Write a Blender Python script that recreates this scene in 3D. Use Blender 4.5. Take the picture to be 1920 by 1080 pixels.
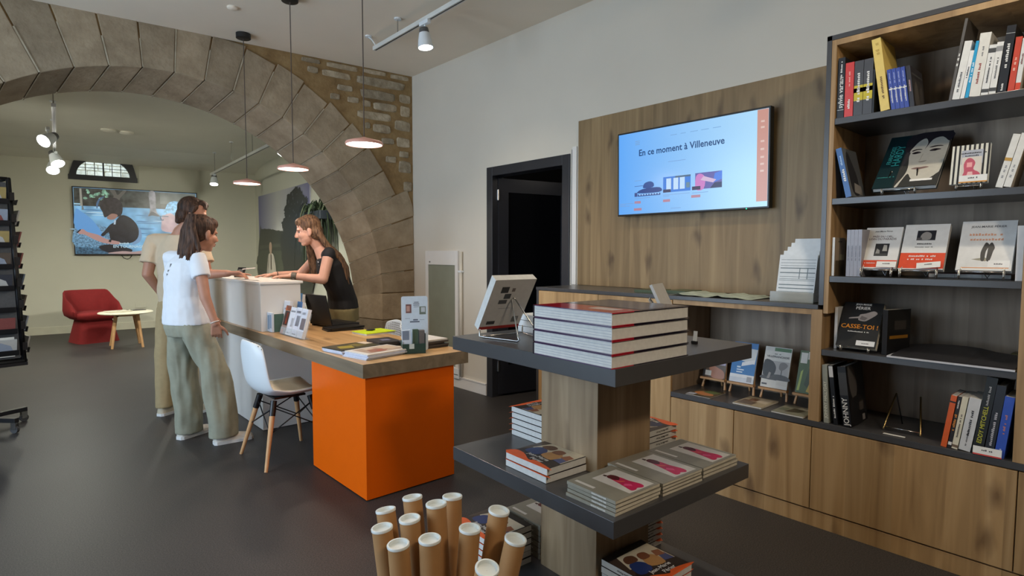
import bpy, bmesh, math, random
from mathutils import Vector, Matrix, noise
random.seed(7)
V = Vector
for o in list(bpy.data.objects): bpy.data.objects.remove(o)
SC = bpy.context.scene
COL = SC.collection

# ------------------------------------------------------------------ camera
H = 1.40
YAW, PITCH, ROLL = math.radians(41.56), math.radians(3.476), math.radians(-0.09)
FPX = 1088.5
fw = V((math.sin(YAW) * math.cos(PITCH), math.cos(YAW) * math.cos(PITCH), -math.sin(PITCH)))
rt = V((math.cos(YAW), -math.sin(YAW), 0)); dn = fw.cross(rt)
right = rt * math.cos(ROLL) + dn * math.sin(ROLL); down = -rt * math.sin(ROLL) + dn * math.cos(ROLL)
cam = bpy.data.objects.new('camera', bpy.data.cameras.new('camera')); COL.objects.link(cam)
cam.data.sensor_width = 36; cam.data.lens = FPX / 1920 * 36; cam.data.clip_start = .05
M = Matrix((right, -down, -fw)).transposed().to_4x4(); M.translation = V((0, 0, H)); cam.matrix_world = M
SC.camera = cam

# ------------------------------------------------------------------ light
SC.view_settings.view_transform = 'Standard'; SC.view_settings.look = 'None'
SC.view_settings.exposure = 0.0; SC.view_settings.gamma = 1.0; SC.view_settings.use_curve_mapping = False
SKY = 7.9
w = bpy.data.worlds.new('sky'); SC.world = w; w.use_nodes = True
w.node_tree.nodes['Background'].inputs[0].default_value = (.64, .81, 1.0, 1); w.node_tree.nodes['Background'].inputs[1].default_value = SKY
WIN = [(1.7, 3.3), (3.7, 5.3)]      # the street windows in the left wall (y from, y to)
WZ = (.25, 2.85); XL = -2.2
for a, b in WIN:
    L = bpy.data.lights.new('daylight_portal', 'AREA'); L.shape = 'RECTANGLE'; L.size = WZ[1] - WZ[0]; L.size_y = b - a
    L.cycles.is_portal = True
    o = bpy.data.objects.new('daylight_portal', L); COL.objects.link(o)
    o.location = (XL - .1, (a + b) / 2, sum(WZ) / 2); o.rotation_euler = (0, -math.pi / 2, 0)

def lamp(kind, loc, power, color, target=None, size=.1, spot=80, blend=.6, parent=None):
    L = bpy.data.lights.new('lamp_light', kind); L.energy = power; L.color = color
    if kind == 'SPOT': L.spot_size = math.radians(spot); L.spot_blend = blend; L.shadow_soft_size = size
    elif kind == 'AREA': L.shape = 'DISK'; L.size = size
    else: L.shadow_soft_size = size
    o = bpy.data.objects.new('lamp_light', L); COL.objects.link(o); o.location = loc
    if target is not None:
        o.rotation_euler = (V(target) - V(loc)).to_track_quat('-Z', 'Y').to_euler()
    return o

# ------------------------------------------------------------------ materials
def lin(c): 
    c = c / 255
    return c / 12.92 if c <= .04045 else ((c + .055) / 1.055) ** 2.4
def rgb(*c): return tuple(lin(x) for x in c) + (1,)
_M = {}
def base(name):
    m = bpy.data.materials.new(name); m.use_nodes = True
    return m, m.node_tree.nodes, m.node_tree.links, m.node_tree.nodes['Principled BSDF']
def plain(name, col, rough=.5, metal=0, var=.06, scale=6, spec=.5, bump=0, trans=0, alpha=1, coat=0):
    if name in _M: return _M[name]
    m, n, l, p = base(name)
    c = rgb(*col)
    tc = n.new('ShaderNodeTexCoord'); nz = n.new('ShaderNodeTexNoise'); nz.inputs['Scale'].default_value = scale; nz.inputs['Detail'].default_value = 4
    l.new(tc.outputs['Object'], nz.inputs['Vector'])
    r = n.new('ShaderNodeValToRGB'); r.color_ramp.elements[0].position = .3; r.color_ramp.elements[1].position = .7
    r.color_ramp.elements[0].color = tuple(x * (1 - var) for x in c[:3]) + (1,); r.color_ramp.elements[1].color = tuple(min(1, x * (1 + var)) for x in c[:3]) + (1,)
    l.new(nz.outputs['Fac'], r.inputs[0]); l.new(r.outputs[0], p.inputs['Base Color'])
    p.inputs['Roughness'].default_value = rough; p.inputs['Metallic'].default_value = metal; p.inputs['Specular IOR Level'].default_value = spec
    p.inputs['Transmission Weight'].default_value = trans; p.inputs['Alpha'].default_value = alpha; p.inputs['Coat Weight'].default_value = coat
    if bump:
        b = n.new('ShaderNodeBump'); b.inputs['Strength'].default_value = bump; b.inputs['Distance'].default_value = .01
        n2 = n.new('ShaderNodeTexNoise'); n2.inputs['Scale'].default_value = scale * 8; l.new(tc.outputs['Object'], n2.inputs['Vector'])
        l.new(n2.outputs['Fac'], b.inputs['Height']); l.new(b.outputs[0], p.inputs['Normal'])
    _M[name] = m; return m
def ink(*c, rough=.45):                                  # flat print colour
    k = 'print_%02x%02x%02x_%d' % (c + (int(rough * 100),))
    return plain(k, c, rough, var=.04, scale=40)
def glow(name, col, strength, var=0, scale=3):           # things that give off light: lamps, screens
    if name in _M: return _M[name]
    m, n, l, p = base(name); c = rgb(*col)
    p.inputs['Base Color'].default_value = (0.01, .01, .01, 1); p.inputs['Roughness'].default_value = .25
    p.inputs['Emission Color'].default_value = c; p.inputs['Emission Strength'].default_value = strength
    if var:
        tc = n.new('ShaderNodeTexCoord'); nz = n.new('ShaderNodeTexNoise'); nz.inputs['Scale'].default_value = scale
        l.new(tc.outputs['Object'], nz.inputs['Vector'])
        r = n.new('ShaderNodeValToRGB'); r.color_ramp.elements[0].position = .35; r.color_ramp.elements[1].position = .65
        r.color_ramp.elements[0].color = tuple(x * (1 - var) for x in c[:3]) + (1,); r.color_ramp.elements[1].color = tuple(x * (1 + var) for x in c[:3]) + (1,)
        l.new(nz.outputs['Fac'], r.inputs[0]); l.new(r.outputs[0], p.inputs['Emission Color'])
    _M[name] = m; return m
def wood(name, dark, mid, light, axis=2, across=1, plank=.16, rough=.5, knots=True):
    if name in _M: return _M[name]
    m, n, l, p = base(name)
    tc = n.new('ShaderNodeTexCoord'); mp = n.new('ShaderNodeMapping'); s = [9, 9, 9]; s[axis] = .55
    mp.inputs['Scale'].default_value = s; l.new(tc.outputs['Object'], mp.inputs['Vector'])
    sep = n.new('ShaderNodeSeparateXYZ'); l.new(tc.outputs['Object'], sep.inputs[0])
    dv = n.new('ShaderNodeMath'); dv.operation = 'DIVIDE'; dv.inputs[1].default_value = plank; l.new(sep.outputs[across], dv.inputs[0])
    fl = n.new('ShaderNodeMath'); fl.operation = 'FLOOR'; l.new(dv.outputs[0], fl.inputs[0])
    wn = n.new('ShaderNodeTexWhiteNoise'); wn.noise_dimensions = '1D'; l.new(fl.outputs[0], wn.inputs['W'])
    add = n.new('ShaderNodeVectorMath'); add.operation = 'ADD'; l.new(mp.outputs[0], add.inputs[0])
    cmb = n.new('ShaderNodeCombineXYZ'); mu = n.new('ShaderNodeMath'); mu.operation = 'MULTIPLY'; mu.inputs[1].default_value = 37; l.new(wn.outputs['Value'], mu.inputs[0])
    for i in range(3): l.new(mu.outputs[0], cmb.inputs[i])
    l.new(cmb.outputs[0], add.inputs[1])
    nz = n.new('ShaderNodeTexNoise'); nz.inputs['Scale'].default_value = 1.2; nz.inputs['Detail'].default_value = 6; nz.inputs['Roughness'].default_value = .5; nz.inputs['Distortion'].default_value = 1.4
    l.new(add.outputs[0], nz.inputs['Vector'])
    r = n.new('ShaderNodeValToRGB'); e = r.color_ramp.elements
    e[0].position = .22; e[0].color = rgb(*dark); e[1].position = .78; e[1].color = rgb(*light); x = e.new(.5); x.color = rgb(*mid)
    l.new(nz.outputs['Fac'], r.inputs[0])
    hs = n.new('ShaderNodeHueSaturation'); mr = n.new('ShaderNodeMapRange'); mr.inputs['To Min'].default_value = .86; mr.inputs['To Max'].default_value = 1.1
    l.new(wn.outputs['Value'], mr.inputs['Value']); l.new(mr.outputs[0], hs.inputs['Value']); l.new(r.outputs[0], hs.inputs['Color'])
    out = hs.outputs[0]
    if knots:
        cb = n.new('ShaderNodeCombineXYZ')
        for ch, sc, ix in ((across, 4.2, 0), (axis, 1.5, 1)):
            mm = n.new('ShaderNodeMath'); mm.operation = 'MULTIPLY'; mm.inputs[1].default_value = sc; l.new(sep.outputs[ch], mm.inputs[0]); l.new(mm.outputs[0], cb.inputs[ix])
        nd = n.new('ShaderNodeTexNoise'); nd.inputs['Scale'].default_value = 3; l.new(cb.outputs[0], nd.inputs['Vector'])
        ad = n.new('ShaderNodeVectorMath'); ad.operation = 'MULTIPLY_ADD'; ad.inputs[1].default_value = (.35, .35, 0); l.new(nd.outputs['Color'], ad.inputs[0]); l.new(cb.outputs[0], ad.inputs[2])
        vo = n.new('ShaderNodeTexVoronoi'); vo.voronoi_dimensions = '2D'; vo.inputs['Scale'].default_value = 1.0; l.new(ad.outputs[0], vo.inputs['Vector'])
        kr = n.new('ShaderNodeValToRGB'); kr.color_ramp.elements[0].position = .03; kr.color_ramp.elements[0].color = (.36, .31, .27, 1); kr.color_ramp.elements[1].position = .16; kr.color_ramp.elements[1].color = (1, 1, 1, 1)
        l.new(vo.outputs['Distance'], kr.inputs[0])
        mx = n.new('ShaderNodeMix'); mx.data_type = 'RGBA'; mx.blend_type = 'MULTIPLY'; mx.inputs[0].default_value = .8
        l.new(out, mx.inputs['A']); l.new(kr.outputs[0], mx.inputs['B']); out = mx.outputs['Result']
    l.new(out, p.inputs['Base Color']); p.inputs['Roughness'].default_value = rough
    b = n.new('ShaderNodeBump'); b.inputs['Strength'].default_value = .08; b.inputs['Distance'].default_value = .003; l.new(nz.outputs['Fac'], b.inputs['Height']); l.new(b.outputs[0], p.inputs['Normal'])
    _M[name] = m; return m
def stone(name, a, b_, c, scale=7, bump=.5):
    if name in _M: return _M[name]
    m, n, l, p = base(name)
    tc = n.new('ShaderNodeTexCoord'); oi = n.new('ShaderNodeObjectInfo')
    nz = n.new('ShaderNodeTexNoise'); nz.inputs['Scale'].default_value = scale; nz.inputs['Detail'].default_value = 9; nz.inputs['Roughness'].default_value = .65
    l.new(tc.outputs['Object'], nz.inputs['Vector'])
    r = n.new('ShaderNodeValToRGB'); e = r.color_ramp.elements; e[0].position = .3; e[0].color = rgb(*a); e[1].position = .7; e[1].color = rgb(*c); x = e.new(.5); x.color = rgb(*b_)
    l.new(nz.outputs['Fac'], r.inputs[0])
    hs = n.new('ShaderNodeHueSaturation'); mr = n.new('ShaderNodeMapRange'); mr.inputs['To Min'].default_value = .8; mr.inputs['To Max'].default_value = 1.15
    l.new(oi.outputs['Random'], mr.inputs['Value']); l.new(mr.outputs[0], hs.inputs['Value']); l.new(r.outputs[0], hs.inputs['Color'])
    l.new(hs.outputs[0], p.inputs['Base Color']); p.inputs['Roughness'].default_value = .9
    n2 = n.new('ShaderNodeTexNoise'); n2.inputs['Scale'].default_value = scale * 5; n2.inputs['Detail'].default_value = 6; l.new(tc.outputs['Object'], n2.inputs['Vector'])
    bp = n.new('ShaderNodeBump'); bp.inputs['Strength'].default_value = bump; bp.inputs['Distance'].default_value = .015; l.new(n2.outputs['Fac'], bp.inputs['Height']); l.new(bp.outputs[0], p.inputs['Normal'])
    _M[name] = m; return m

WALL = plain('wall_paint', (212, 206, 193), .75, var=.02, scale=2, bump=.04)
FARW = plain('far_wall_paint', (214, 213, 196), .75, var=.02, scale=2, bump=.04)
CEIL = plain('ceiling_paint', (234, 224, 207), .85, var=.02, scale=2)
FCEIL = plain('far_ceiling_paint', (236, 234, 220), .85, var=.02, scale=2)
WHITE = plain('white_lacquer', (228, 226, 222), .35, var=.015)
WPLAST = plain('white_plastic', (226, 232, 236), .35, var=.01)
BLACK = plain('black_metal', (24, 24, 26), .4, var=.05)
BPLAST = plain('black_plastic', (20, 20, 22), .35, var=.05)
LAM = plain('anthracite_laminate', (70, 70, 72), .28, var=.03, scale=30)
ANTH = plain('anthracite_paint', (44, 45, 50), .38, var=.04)
CHROME = plain('steel_wire', (190, 190, 188), .25, metal=1, var=.03)
BRASS = plain('brass_wire', (205, 180, 120), .28, metal=1, var=.03)
ORANGE = plain('orange_lacquer', (240, 102, 2), .38, var=.015, spec=.25)
KRAFT = plain('kraft_cardboard', (176, 132, 84), .7, var=.06, scale=14)
RED = plain('red_felt', (128, 24, 26), .85, var=.06, scale=30, bump=.2)
GLASS = plain('clear_acrylic', (235, 240, 242), .05, var=0, trans=1)
OAK = wood('oak_boards', (138, 106, 66), (172, 138, 92), (196, 164, 118), plank=.2)
OAKW = wood('oak_wall_boards', (112, 90, 58), (138, 114, 78), (160, 136, 98), plank=.19)
OAKB = wood('oak_back_boards', (116, 100, 82), (146, 128, 108), (168, 150, 128), plank=.21)
OAKE = wood('oak_edge', (134, 104, 68), (168, 136, 94), (186, 154, 112), knots=False)
OAKT = wood('oak_table_top', (150, 116, 74), (188, 150, 102), (210, 174, 126), axis=1, across=0, plank=.13, rough=.35)
OAKC = wood('oak_column', (126, 102, 74), (160, 136, 104), (186, 162, 130), plank=.3)
BEECH = plain('beech', (206, 160, 112), .5, var=.1, scale=12)
PAPER = plain('page_edges', (214, 214, 210), .8, var=.06, scale=60)
PAPERC = plain('cream_page_edges', (206, 200, 182), .8, var=.06, scale=60)
VOUS = stone('arch_stone', (136, 120, 98), (154, 138, 114), (170, 154, 130), scale=5)
RUBB = stone('rubble_stone', (132, 118, 96), (164, 150, 126), (192, 180, 158), scale=11)
MORT = stone('ochre_mortar', (112, 88, 56), (138, 112, 74), (156, 132, 92), scale=5)
JOINT = stone('lime_joint', (166, 152, 128), (186, 174, 150), (204, 194, 172), scale=9)

# floor: speckled dark vinyl
def floor_mat():
    m, n, l, p = base('speckled_vinyl_floor')
    tc = n.new('ShaderNodeTexCoord')
    a = n.new('ShaderNodeTexNoise'); a.inputs['Scale'].default_value = 170; a.inputs['Detail'].default_value = 3; l.new(tc.outputs['Object'], a.inputs['Vector'])
    b = n.new('ShaderNodeTexNoise'); b.inputs['Scale'].default_value = .9; b.inputs['Detail'].default_value = 5; l.new(tc.outputs['Object'], b.inputs['Vector'])
    r = n.new('ShaderNodeValToRGB'); e = r.color_ramp.elements; e[0].position = .35; e[0].color = rgb(44, 43, 44); e[1].position = .75; e[1].color = rgb(80, 77, 75); l.new(a.outputs['Fac'], r.inputs[0])
    r2 = n.new('ShaderNodeValToRGB'); e = r2.color_ramp.elements; e[0].position = .3; e[0].color = (.82, .82, .84, 1); e[1].position = .7; e[1].color = (1.1, 1.06, 1.02, 1); l.new(b.outputs['Fac'], r2.inputs[0])
    mx = n.new('ShaderNodeMix'); mx.data_type = 'RGBA'; mx.blend_type = 'MULTIPLY'; mx.inputs[0].default_value = 1; l.new(r.outputs[0], mx.inputs['A']); l.new(r2.outputs[0], mx.inputs['B'])
    l.new(mx.outputs['Result'], p.inputs['Base Color'])
    mr = n.new('ShaderNodeMapRange'); mr.inputs['To Min'].default_value = .42; mr.inputs['To Max'].default_value = .55; p.inputs['Specular IOR Level'].default_value = .25; l.new(b.outputs['Fac'], mr.inputs['Value']); l.new(mr.outputs[0], p.inputs['Roughness'])
    bp = n.new('ShaderNodeBump'); bp.inputs['Strength'].default_value = .06; bp.inputs['Distance'].default_value = .002; l.new(a.outputs['Fac'], bp.inputs['Height']); l.new(bp.outputs[0], p.inputs['Normal'])
    return m
FLOOR = floor_mat()

# ------------------------------------------------------------------ mesh builder
class MB:
    def __init__(s): s.v = []; s.f = []; s.m = []; s.mats = []
    def _mi(s, mat):
        if mat is None: return 0
        if mat not in s.mats: s.mats.append(mat)
        return s.mats.index(mat)
    def add(s, vs, fs, mat=None, T=None):
        b = len(s.v); i = s._mi(mat)
        s.v += [tuple(T @ V(v)) if T else tuple(v) for v in vs]
        s.f += [tuple(b + k for k in f) for f in fs]; s.m += [i] * len(fs); return s
    def box(s, a, b, mat=None, T=None):
        x0, y0, z0 = a; x1, y1, z1 = b
        return s.add([(x0, y0, z0), (x1, y0, z0), (x1, y1, z0), (x0, y1, z0), (x0, y0, z1), (x1, y0, z1), (x1, y1, z1), (x0, y1, z1)],
                     [(0, 3, 2, 1), (4, 5, 6, 7), (0, 1, 5, 4), (1, 2, 6, 5), (2, 3, 7, 6), (3, 0, 4, 7)], mat, T)
    def quad(s, pts, mat=None, T=None): return s.add(pts, [tuple(range(len(pts)))], mat, T)
    def prism(s, pts, z0, z1, mat=None, T=None):          # pts: ccw polygon in xy
        n = len(pts)
        return s.add([(x, y, z0) for x, y in pts] + [(x, y, z1) for x, y in pts],
                     [tuple(range(n - 1, -1, -1)), tuple(range(n, 2 * n))] + [(i, (i + 1) % n, n + (i + 1) % n, n + i) for i in range(n)], mat, T)
    def rings(s, R, mat=None, cap=True, closed=False, T=None):
        n = len(R[0]); vs = [p for r in R for p in r]; fs = []
        K = len(R)
        for k in range(K if closed else K - 1):
            a, b = k * n, ((k + 1) % K) * n
            fs += [(a + i, a + (i + 1) % n, b + (i + 1) % n, b + i) for i in range(n)]
        if cap and not closed: fs += [tuple(range(n - 1, -1, -1)), tuple(range((K - 1) * n, K * n))]
        return s.add(vs, fs, mat, T)
    def tube(s, pts, r, seg=8, mat=None, closed=False, T=None):
        pts = [V(p) for p in pts]; R = []; rr = r if isinstance(r, (list, tuple)) else [r] * len(pts)
        up = V((.123, .31, .94)).normalized(); N = len(pts); px = None
        for i, p in enumerate(pts):
            d = (pts[(i + 1) % N] - pts[i - 1]) if closed else (pts[min(i + 1, N - 1)] - pts[max(i - 1, 0)])
            d.normalize()
            x = (px - d * px.dot(d)) if px else d.cross(up)
            if x.length < 1e-4: x = d.orthogonal()
            x.normalize(); px = x; y = d.cross(x)
            R.append([p + (x * math.cos(t) + y * math.sin(t)) * rr[i] for t in [2 * math.pi * k / seg for k in range(seg)]])
        return s.rings(R, mat, not closed, closed, T)
    def lathe(s, prof, seg=24, mat=None, T=None, cap=True):   # prof: (r, z) list
        return s.rings([[(r * math.cos(t), r * math.sin(t), z) for t in [2 * math.pi * k / seg for k in range(seg)]] for r, z in prof], mat, cap, False, T)
    def capsule(s, p1, r1, p2, r2, seg=14):
        p1, p2 = V(p1), V(p2); d = p2 - p1; L = d.length
        d = d / L if L > 1e-6 else V((0, 0, 1)); x = d.orthogonal().normalized(); y = d.cross(x); R = []
        for a in (-80, -55, -28, 0): R.append((p1 + d * r1 * math.sin(math.radians(a)), r1 * math.cos(math.radians(a))))
        for a in (0, 28, 55, 80): R.append((p2 + d * r2 * math.sin(math.radians(a)), r2 * math.cos(math.radians(a))))
        return s.rings([[c + (x * math.cos(t) + y * math.sin(t)) * r for t in [2 * math.pi * k / seg for k in range(seg)]] for c, r in R])
    def ell(s, c, ax, ay, az, seg=16, n=9):
        c, ax, ay, az = V(c), V(ax), V(ay), V(az); R = []
        for k in range(n):
            a = -math.pi / 2 * .97 + math.pi * .97 * k / (n - 1)
            R.append([c + az * math.sin(a) + (ax * math.cos(t) + ay * math.sin(t)) * math.cos(a) for t in [2 * math.pi * i / seg for i in range(seg)]])
        if ax.cross(ay).dot(az) < 0: R = R[::-1]
        return s.rings(R)
    def loft(s, L, seg=20):                                # L: (centre, axis a, axis b)
        return s.rings([[V(c) + V(a) * math.cos(t) + V(b) * math.sin(t) for t in [2 * math.pi * i / seg for i in range(seg)]] for c, a, b in L])
    def build(s, name, mat=None, parent=None, smooth=False, bevel=0, loc=None, angle=None):
        me = bpy.data.meshes.new(name); me.from_pydata([tuple(v) for v in s.v], [], s.f)
        ms = s.mats if s.mats and mat is None else [mat]
        for m in ms: me.materials.append(m)
        if mat is None and len(s.mats) > 1: me.polygons.foreach_set('material_index', s.m)
        if smooth: me.polygons.foreach_set('use_smooth', [True] * len(me.polygons))
        me.update(); o = bpy.data.objects.new(name, me); COL.objects.link(o)
        if parent: o.parent = parent
        if loc: o.location = loc
        if bevel:
            b = o.modifiers.new('bevel', 'BEVEL'); b.width = bevel; b.segments = 2; b.limit_method = 'ANGLE'; b.angle_limit = math.radians(40)
        if smooth and angle: 
            try: me.set_sharp_from_angle(angle=math.radians(angle))
            except Exception: pass
        return o
def B(a, b, mat=None, T=None): return MB().box(a, b, mat, T)
def tag(o, label, cat, group=None):
    o['label'] = label; o['category'] = cat
    if group: o['group'] = group
    return o
def thing(name, label, cat, loc=(0, 0, 0), rz=0, group=None, M=None):
    o = bpy.data.objects.new(name, None); COL.objects.link(o); o.empty_display_size = .1
    if M is not None: o.matrix_world = M
    else: o.location = loc; o.rotation_euler = (0, 0, rz)
    return tag(o, label, cat, group)
def struct(o): o['kind'] = 'structure'; return o
def copy_tree(o, parent=None):
    c = o.copy(); COL.objects.link(c); c.parent = parent
    if parent: c.matrix_parent_inverse = o.matrix_parent_inverse.copy()
    for ch in list(o.children): copy_tree(ch, c)
    return c
def frame(O, U, Vv):
    U = V(U).normalized(); N = U.cross(V(Vv)).normalized(); W = N.cross(U)
    m = Matrix((U, W, N)).transposed().to_4x4(); m.translation = V(O); return m
def text(s, size, mat, parent, T, align='CENTER', name='lettering', bold=0, sx=1.0):
    if s.startswith('#'):                                 # lettering too small to read in the photograph: rows of letter-sized strokes
        n = int(s[1:]); m = MB(); rr = random.Random(n * 31 + int(size * 1e4)); x = -n * size * .29
        for i in range(n):
            if rr.random() < .86: m.quad([(x, -size * .3, 0), (x + size * .42, -size * .3, 0), (x + size * .42, size * rr.choice((.12, .2, .36)), 0), (x, size * rr.choice((.12, .2, .36)), 0)], mat, T)
            x += size * .58
        return m.build(name, mat, parent)
    c = bpy.data.curves.new('t', 'FONT'); c.body = s; c.size = size; c.align_x = align; c.align_y = 'CENTER'; c.resolution_u = 2; c.offset = bold; c.fill_mode = 'FRONT'
    o = bpy.data.objects.new('t', c); COL.objects.link(o)
    bpy.context.view_layer.update()
    me = bpy.data.meshes.new_from_object(o.evaluated_get(bpy.context.evaluated_depsgraph_get()))
    bpy.data.objects.remove(o); bpy.data.curves.remove(c)
    me.name = name; me.materials.clear(); me.materials.append(mat)
    me.transform(T @ Matrix.Diagonal((sx, 1, 1, 1)))
    q = bpy.data.objects.new(name, me); COL.objects.link(q); q.parent = parent; return q
def TR(x, y, z, rx=0, ry=0, rz=0):
    return Matrix.Translation((x, y, z)) @ Matrix.Rotation(rz, 4, 'Z') @ Matrix.Rotation(ry, 4, 'Y') @ Matrix.Rotation(rx, 4, 'X')
PI = math.pi
def soft(poly, k=3):                                      # rounded outline through the given points
    n = len(poly); out = []
    for i in range(n):
        p0, p1, p2, p3 = poly[i - 1], poly[i], poly[(i + 1) % n], poly[(i + 2) % n]
        for j in range(k):
            t = j / k; c = (-.5 * t + t * t - .5 * t ** 3, 1 - 2.5 * t * t + 1.5 * t ** 3, .5 * t + 2 * t * t - 1.5 * t ** 3, -.5 * t * t + .5 * t ** 3)
            out.append(tuple(sum(q * p[a] for q, p in zip(c, (p0, p1, p2, p3))) for a in (0, 1)))
    return out
# ================================================================== the setting
ZC = 3.36; XR = 3.55
AA = math.radians(-5); AX = V((math.cos(AA), math.sin(AA), 0)); AN = V((-math.sin(AA), math.cos(AA), 0)); AP = V((XR, 5.68, 0))
def AW(u, d, z): return AP + AX * u + AN * d + V((0, 0, z))
FA = math.radians(-4); FX = V((math.cos(FA), math.sin(FA), 0)); FN = V((-math.sin(FA), math.cos(FA), 0)); FP = V((.962, 12.534, 0))
def FW(u, d, z): return FP + FX * u + FN * d + V((0, 0, z))          # far wall: u along it, d behind it
FRW = V((3.968, 12.324, 0))                                            # far right corner

struct(B((-2.6, -3, -.06), (6.2, 13.2, 0)).build('floor', FLOOR))
struct(B((-2.6, -3, ZC), (3.9, 6.9, ZC + .1)).build('ceiling', CEIL))
# right wall with the doorway
DY0, DY1, DZ = 3.283, 4.361, 2.21
m = MB(); m.box((XR, -3, 0), (XR + .2, DY0, ZC)).box((XR, DY1, 0), (XR + .2, 6.3, ZC)).box((XR, DY0, DZ), (XR + .2, DY1, ZC))
struct(m.build('wall_right', WALL))
m = MB(); m.box((XR - .014, DY1 + .01, 0), (XR, 5.66, .105)).box((XR - .02, DY1 + .01, .105), (XR, 5.66, .12))
struct(m.build('baseboard_right', WHITE, bevel=.002))
struct(B((-2.6, -3.1, 0), (3.9, -3, ZC)).build('wall_back', plain('taupe_paint', (128, 122, 114), .8)))
# left wall with the street windows (out of frame)
m = MB(); ys = [-3] + [y for p in WIN for y in p] + [7.2]
for i in range(0, len(ys), 2): m.box((XL - .25, ys[i], 0), (XL, ys[i + 1], ZC))
for a, b in WIN: m.box((XL - .25, a, 0), (XL, b, WZ[0])).box((XL - .25, a, WZ[1]), (XL, b, ZC))
struct(m.build('wall_left', WALL))
for i, (a, b) in enumerate(WIN):
    m = MB()
    for y in (a, (a + b) / 2 - .03, b - .06): m.box((XL - .2, y, WZ[0]), (XL - .14, y + .06, WZ[1]))
    for z in (WZ[0], 1.2, WZ[1] - .06): m.box((XL - .2, a, z), (XL - .14, b, z + .06))
    struct(m.build('window_%d' % (i + 2), ANTH))

# ---- arch wall: recessed mortar body, arch blocks and rubble stones standing proud
UF, ZF, RF = -2.428, .951, 2.033; UB, ZB, RB = -2.562, .826, 2.035; AD = .5; UL = -5.7
def arc(th, r, d):                                                     # point on the ring at depth d (0 front, AD back)
    t = d / AD; u = UF + (UB - UF) * t; z = ZF + (ZB - ZF) * t
    return u + r * math.cos(th), z + r * math.sin(th)
def outer(th, r, zc=ZF, uc=UF):                                        # ring radius cut by ceiling, corner and left end
    c, s = math.cos(th), math.sin(th)
    if s > 1e-3: r = min(r, (ZC + .02 - zc) / s)
    if c > 1e-3: r = min(r, (0 - uc) / c)
    if c < -1e-3: r = min(r, (UL - uc) / c)
    return r
body = MB(); N = 60; ins = .014
rows = []
for k in range(N + 1):
    th = PI * k / N; ri = RF + ins
    fu, fz = arc(th, ri, 0); bu, bz = arc(th, ri, AD); ro = outer(th, 99)
    ou, oz = UF + ro * math.cos(th), ZF + ro * math.sin(th)
    rows.append([AW(fu, ins, fz), AW(ou, ins, oz), AW(ou, AD - ins, oz), AW(bu, AD - ins, bz)])
body.rings(rows, cap=False)
for (ua, ub, ja, jb) in ((UF + RF + ins, 0, UB + RB + ins, 0), (UL, UF - RF - ins, UL, UB - RB - ins)):   # jambs
    body.add([AW(ua, ins, 0), AW(ub, ins, 0), AW(jb, AD - ins, 0), AW(ja, AD - ins, 0), AW(ua, ins, ZF), AW(ub, ins, ZF), AW(jb, AD - ins, ZF), AW(ja, AD - ins, ZF)],
             [(0, 3, 2, 1), (4, 5, 6, 7), (0, 1, 5, 4), (1, 2, 6, 5), (2, 3, 7, 6), (3, 0, 4, 7)])
archwall = struct(body.build('wall_arch', MORT))
STEP = math.radians(6.75); T0 = math.radians(26.2) - 4 * STEP
def block(th0, th1, ro0, ro1, jit):
    R = []; n = 3; gap = .005 / RF
    rnd = lambda a: random.uniform(-a, a)
    j = [rnd(.004) for _ in range(4)]
    for k in range(n + 1):
        th = th0 + gap + (th1 - th0 - 2 * gap) * k / n; t = k / n; ro = outer(th, ro0 + (ro1 - ro0) * t) - (.004 if k else 0)
        fu, fz = arc(th, RF + jit, 0); ou, oz = UF + ro * math.cos(th), ZF + ro * math.sin(th); bu, bz = arc(th, RB + jit, AD)
        R.append([AW(fu, j[0] * (1 - t) + j[1] * t, fz), AW(ou, j[2] * (1 - t) + j[3] * t, oz), AW(ou, .3, oz), AW(bu, AD, bz)])
    return MB().rings(R)
k = 0
while True:
    a = T0 + k * STEP; b = a + STEP
    if a >= PI - .02: break
    a_ = max(a, .0); b_ = min(b, PI)
    ro = 2.47 + random.uniform(-.02, .03)
    if math.degrees(a) > 84: ro = 3.6
    if math.degrees(b) < 27: ro = 2.6
    o = block(a_, b_, ro, ro + random.uniform(-.03, .03), random.uniform(-.003, .003)).build('arch_stone', VOUS, archwall, bevel=.006); k += 1
# lime pointing in the open joints of the arch face
m = MB()
for i in range(k + 1):
    th = T0 + i * STEP
    if not 0 < th < PI: continue
    ro = RF + (outer(th, 2.42) - RF) * random.uniform(.55, 1); c = random.uniform(.0028, .0055) / RF
    pts = []
    for r_, d_ in ((RF + .004, -.0055), (ro, -.0055)):
        for s_ in (-1, 1):
            u, z = UF + r_ * math.cos(th + s_ * c), ZF + r_ * math.sin(th + s_ * c); pts.append(AW(u, d_, z))
    m.quad([pts[0], pts[1], pts[3], pts[2]])
    b1, b2 = arc(th - c, RF - .005, 0), arc(th + c, RF - .005, 0); b3, b4 = arc(th + c, RB - .005, AD), arc(th - c, RB - .005, AD)
    m.quad([AW(b1[0], 0, b1[1]), AW(b2[0], 0, b2[1]), AW(b3[0], AD, b3[1]), AW(b4[0], AD, b4[1])])
o = m.build('joint_pointing', JOINT, archwall)
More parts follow.
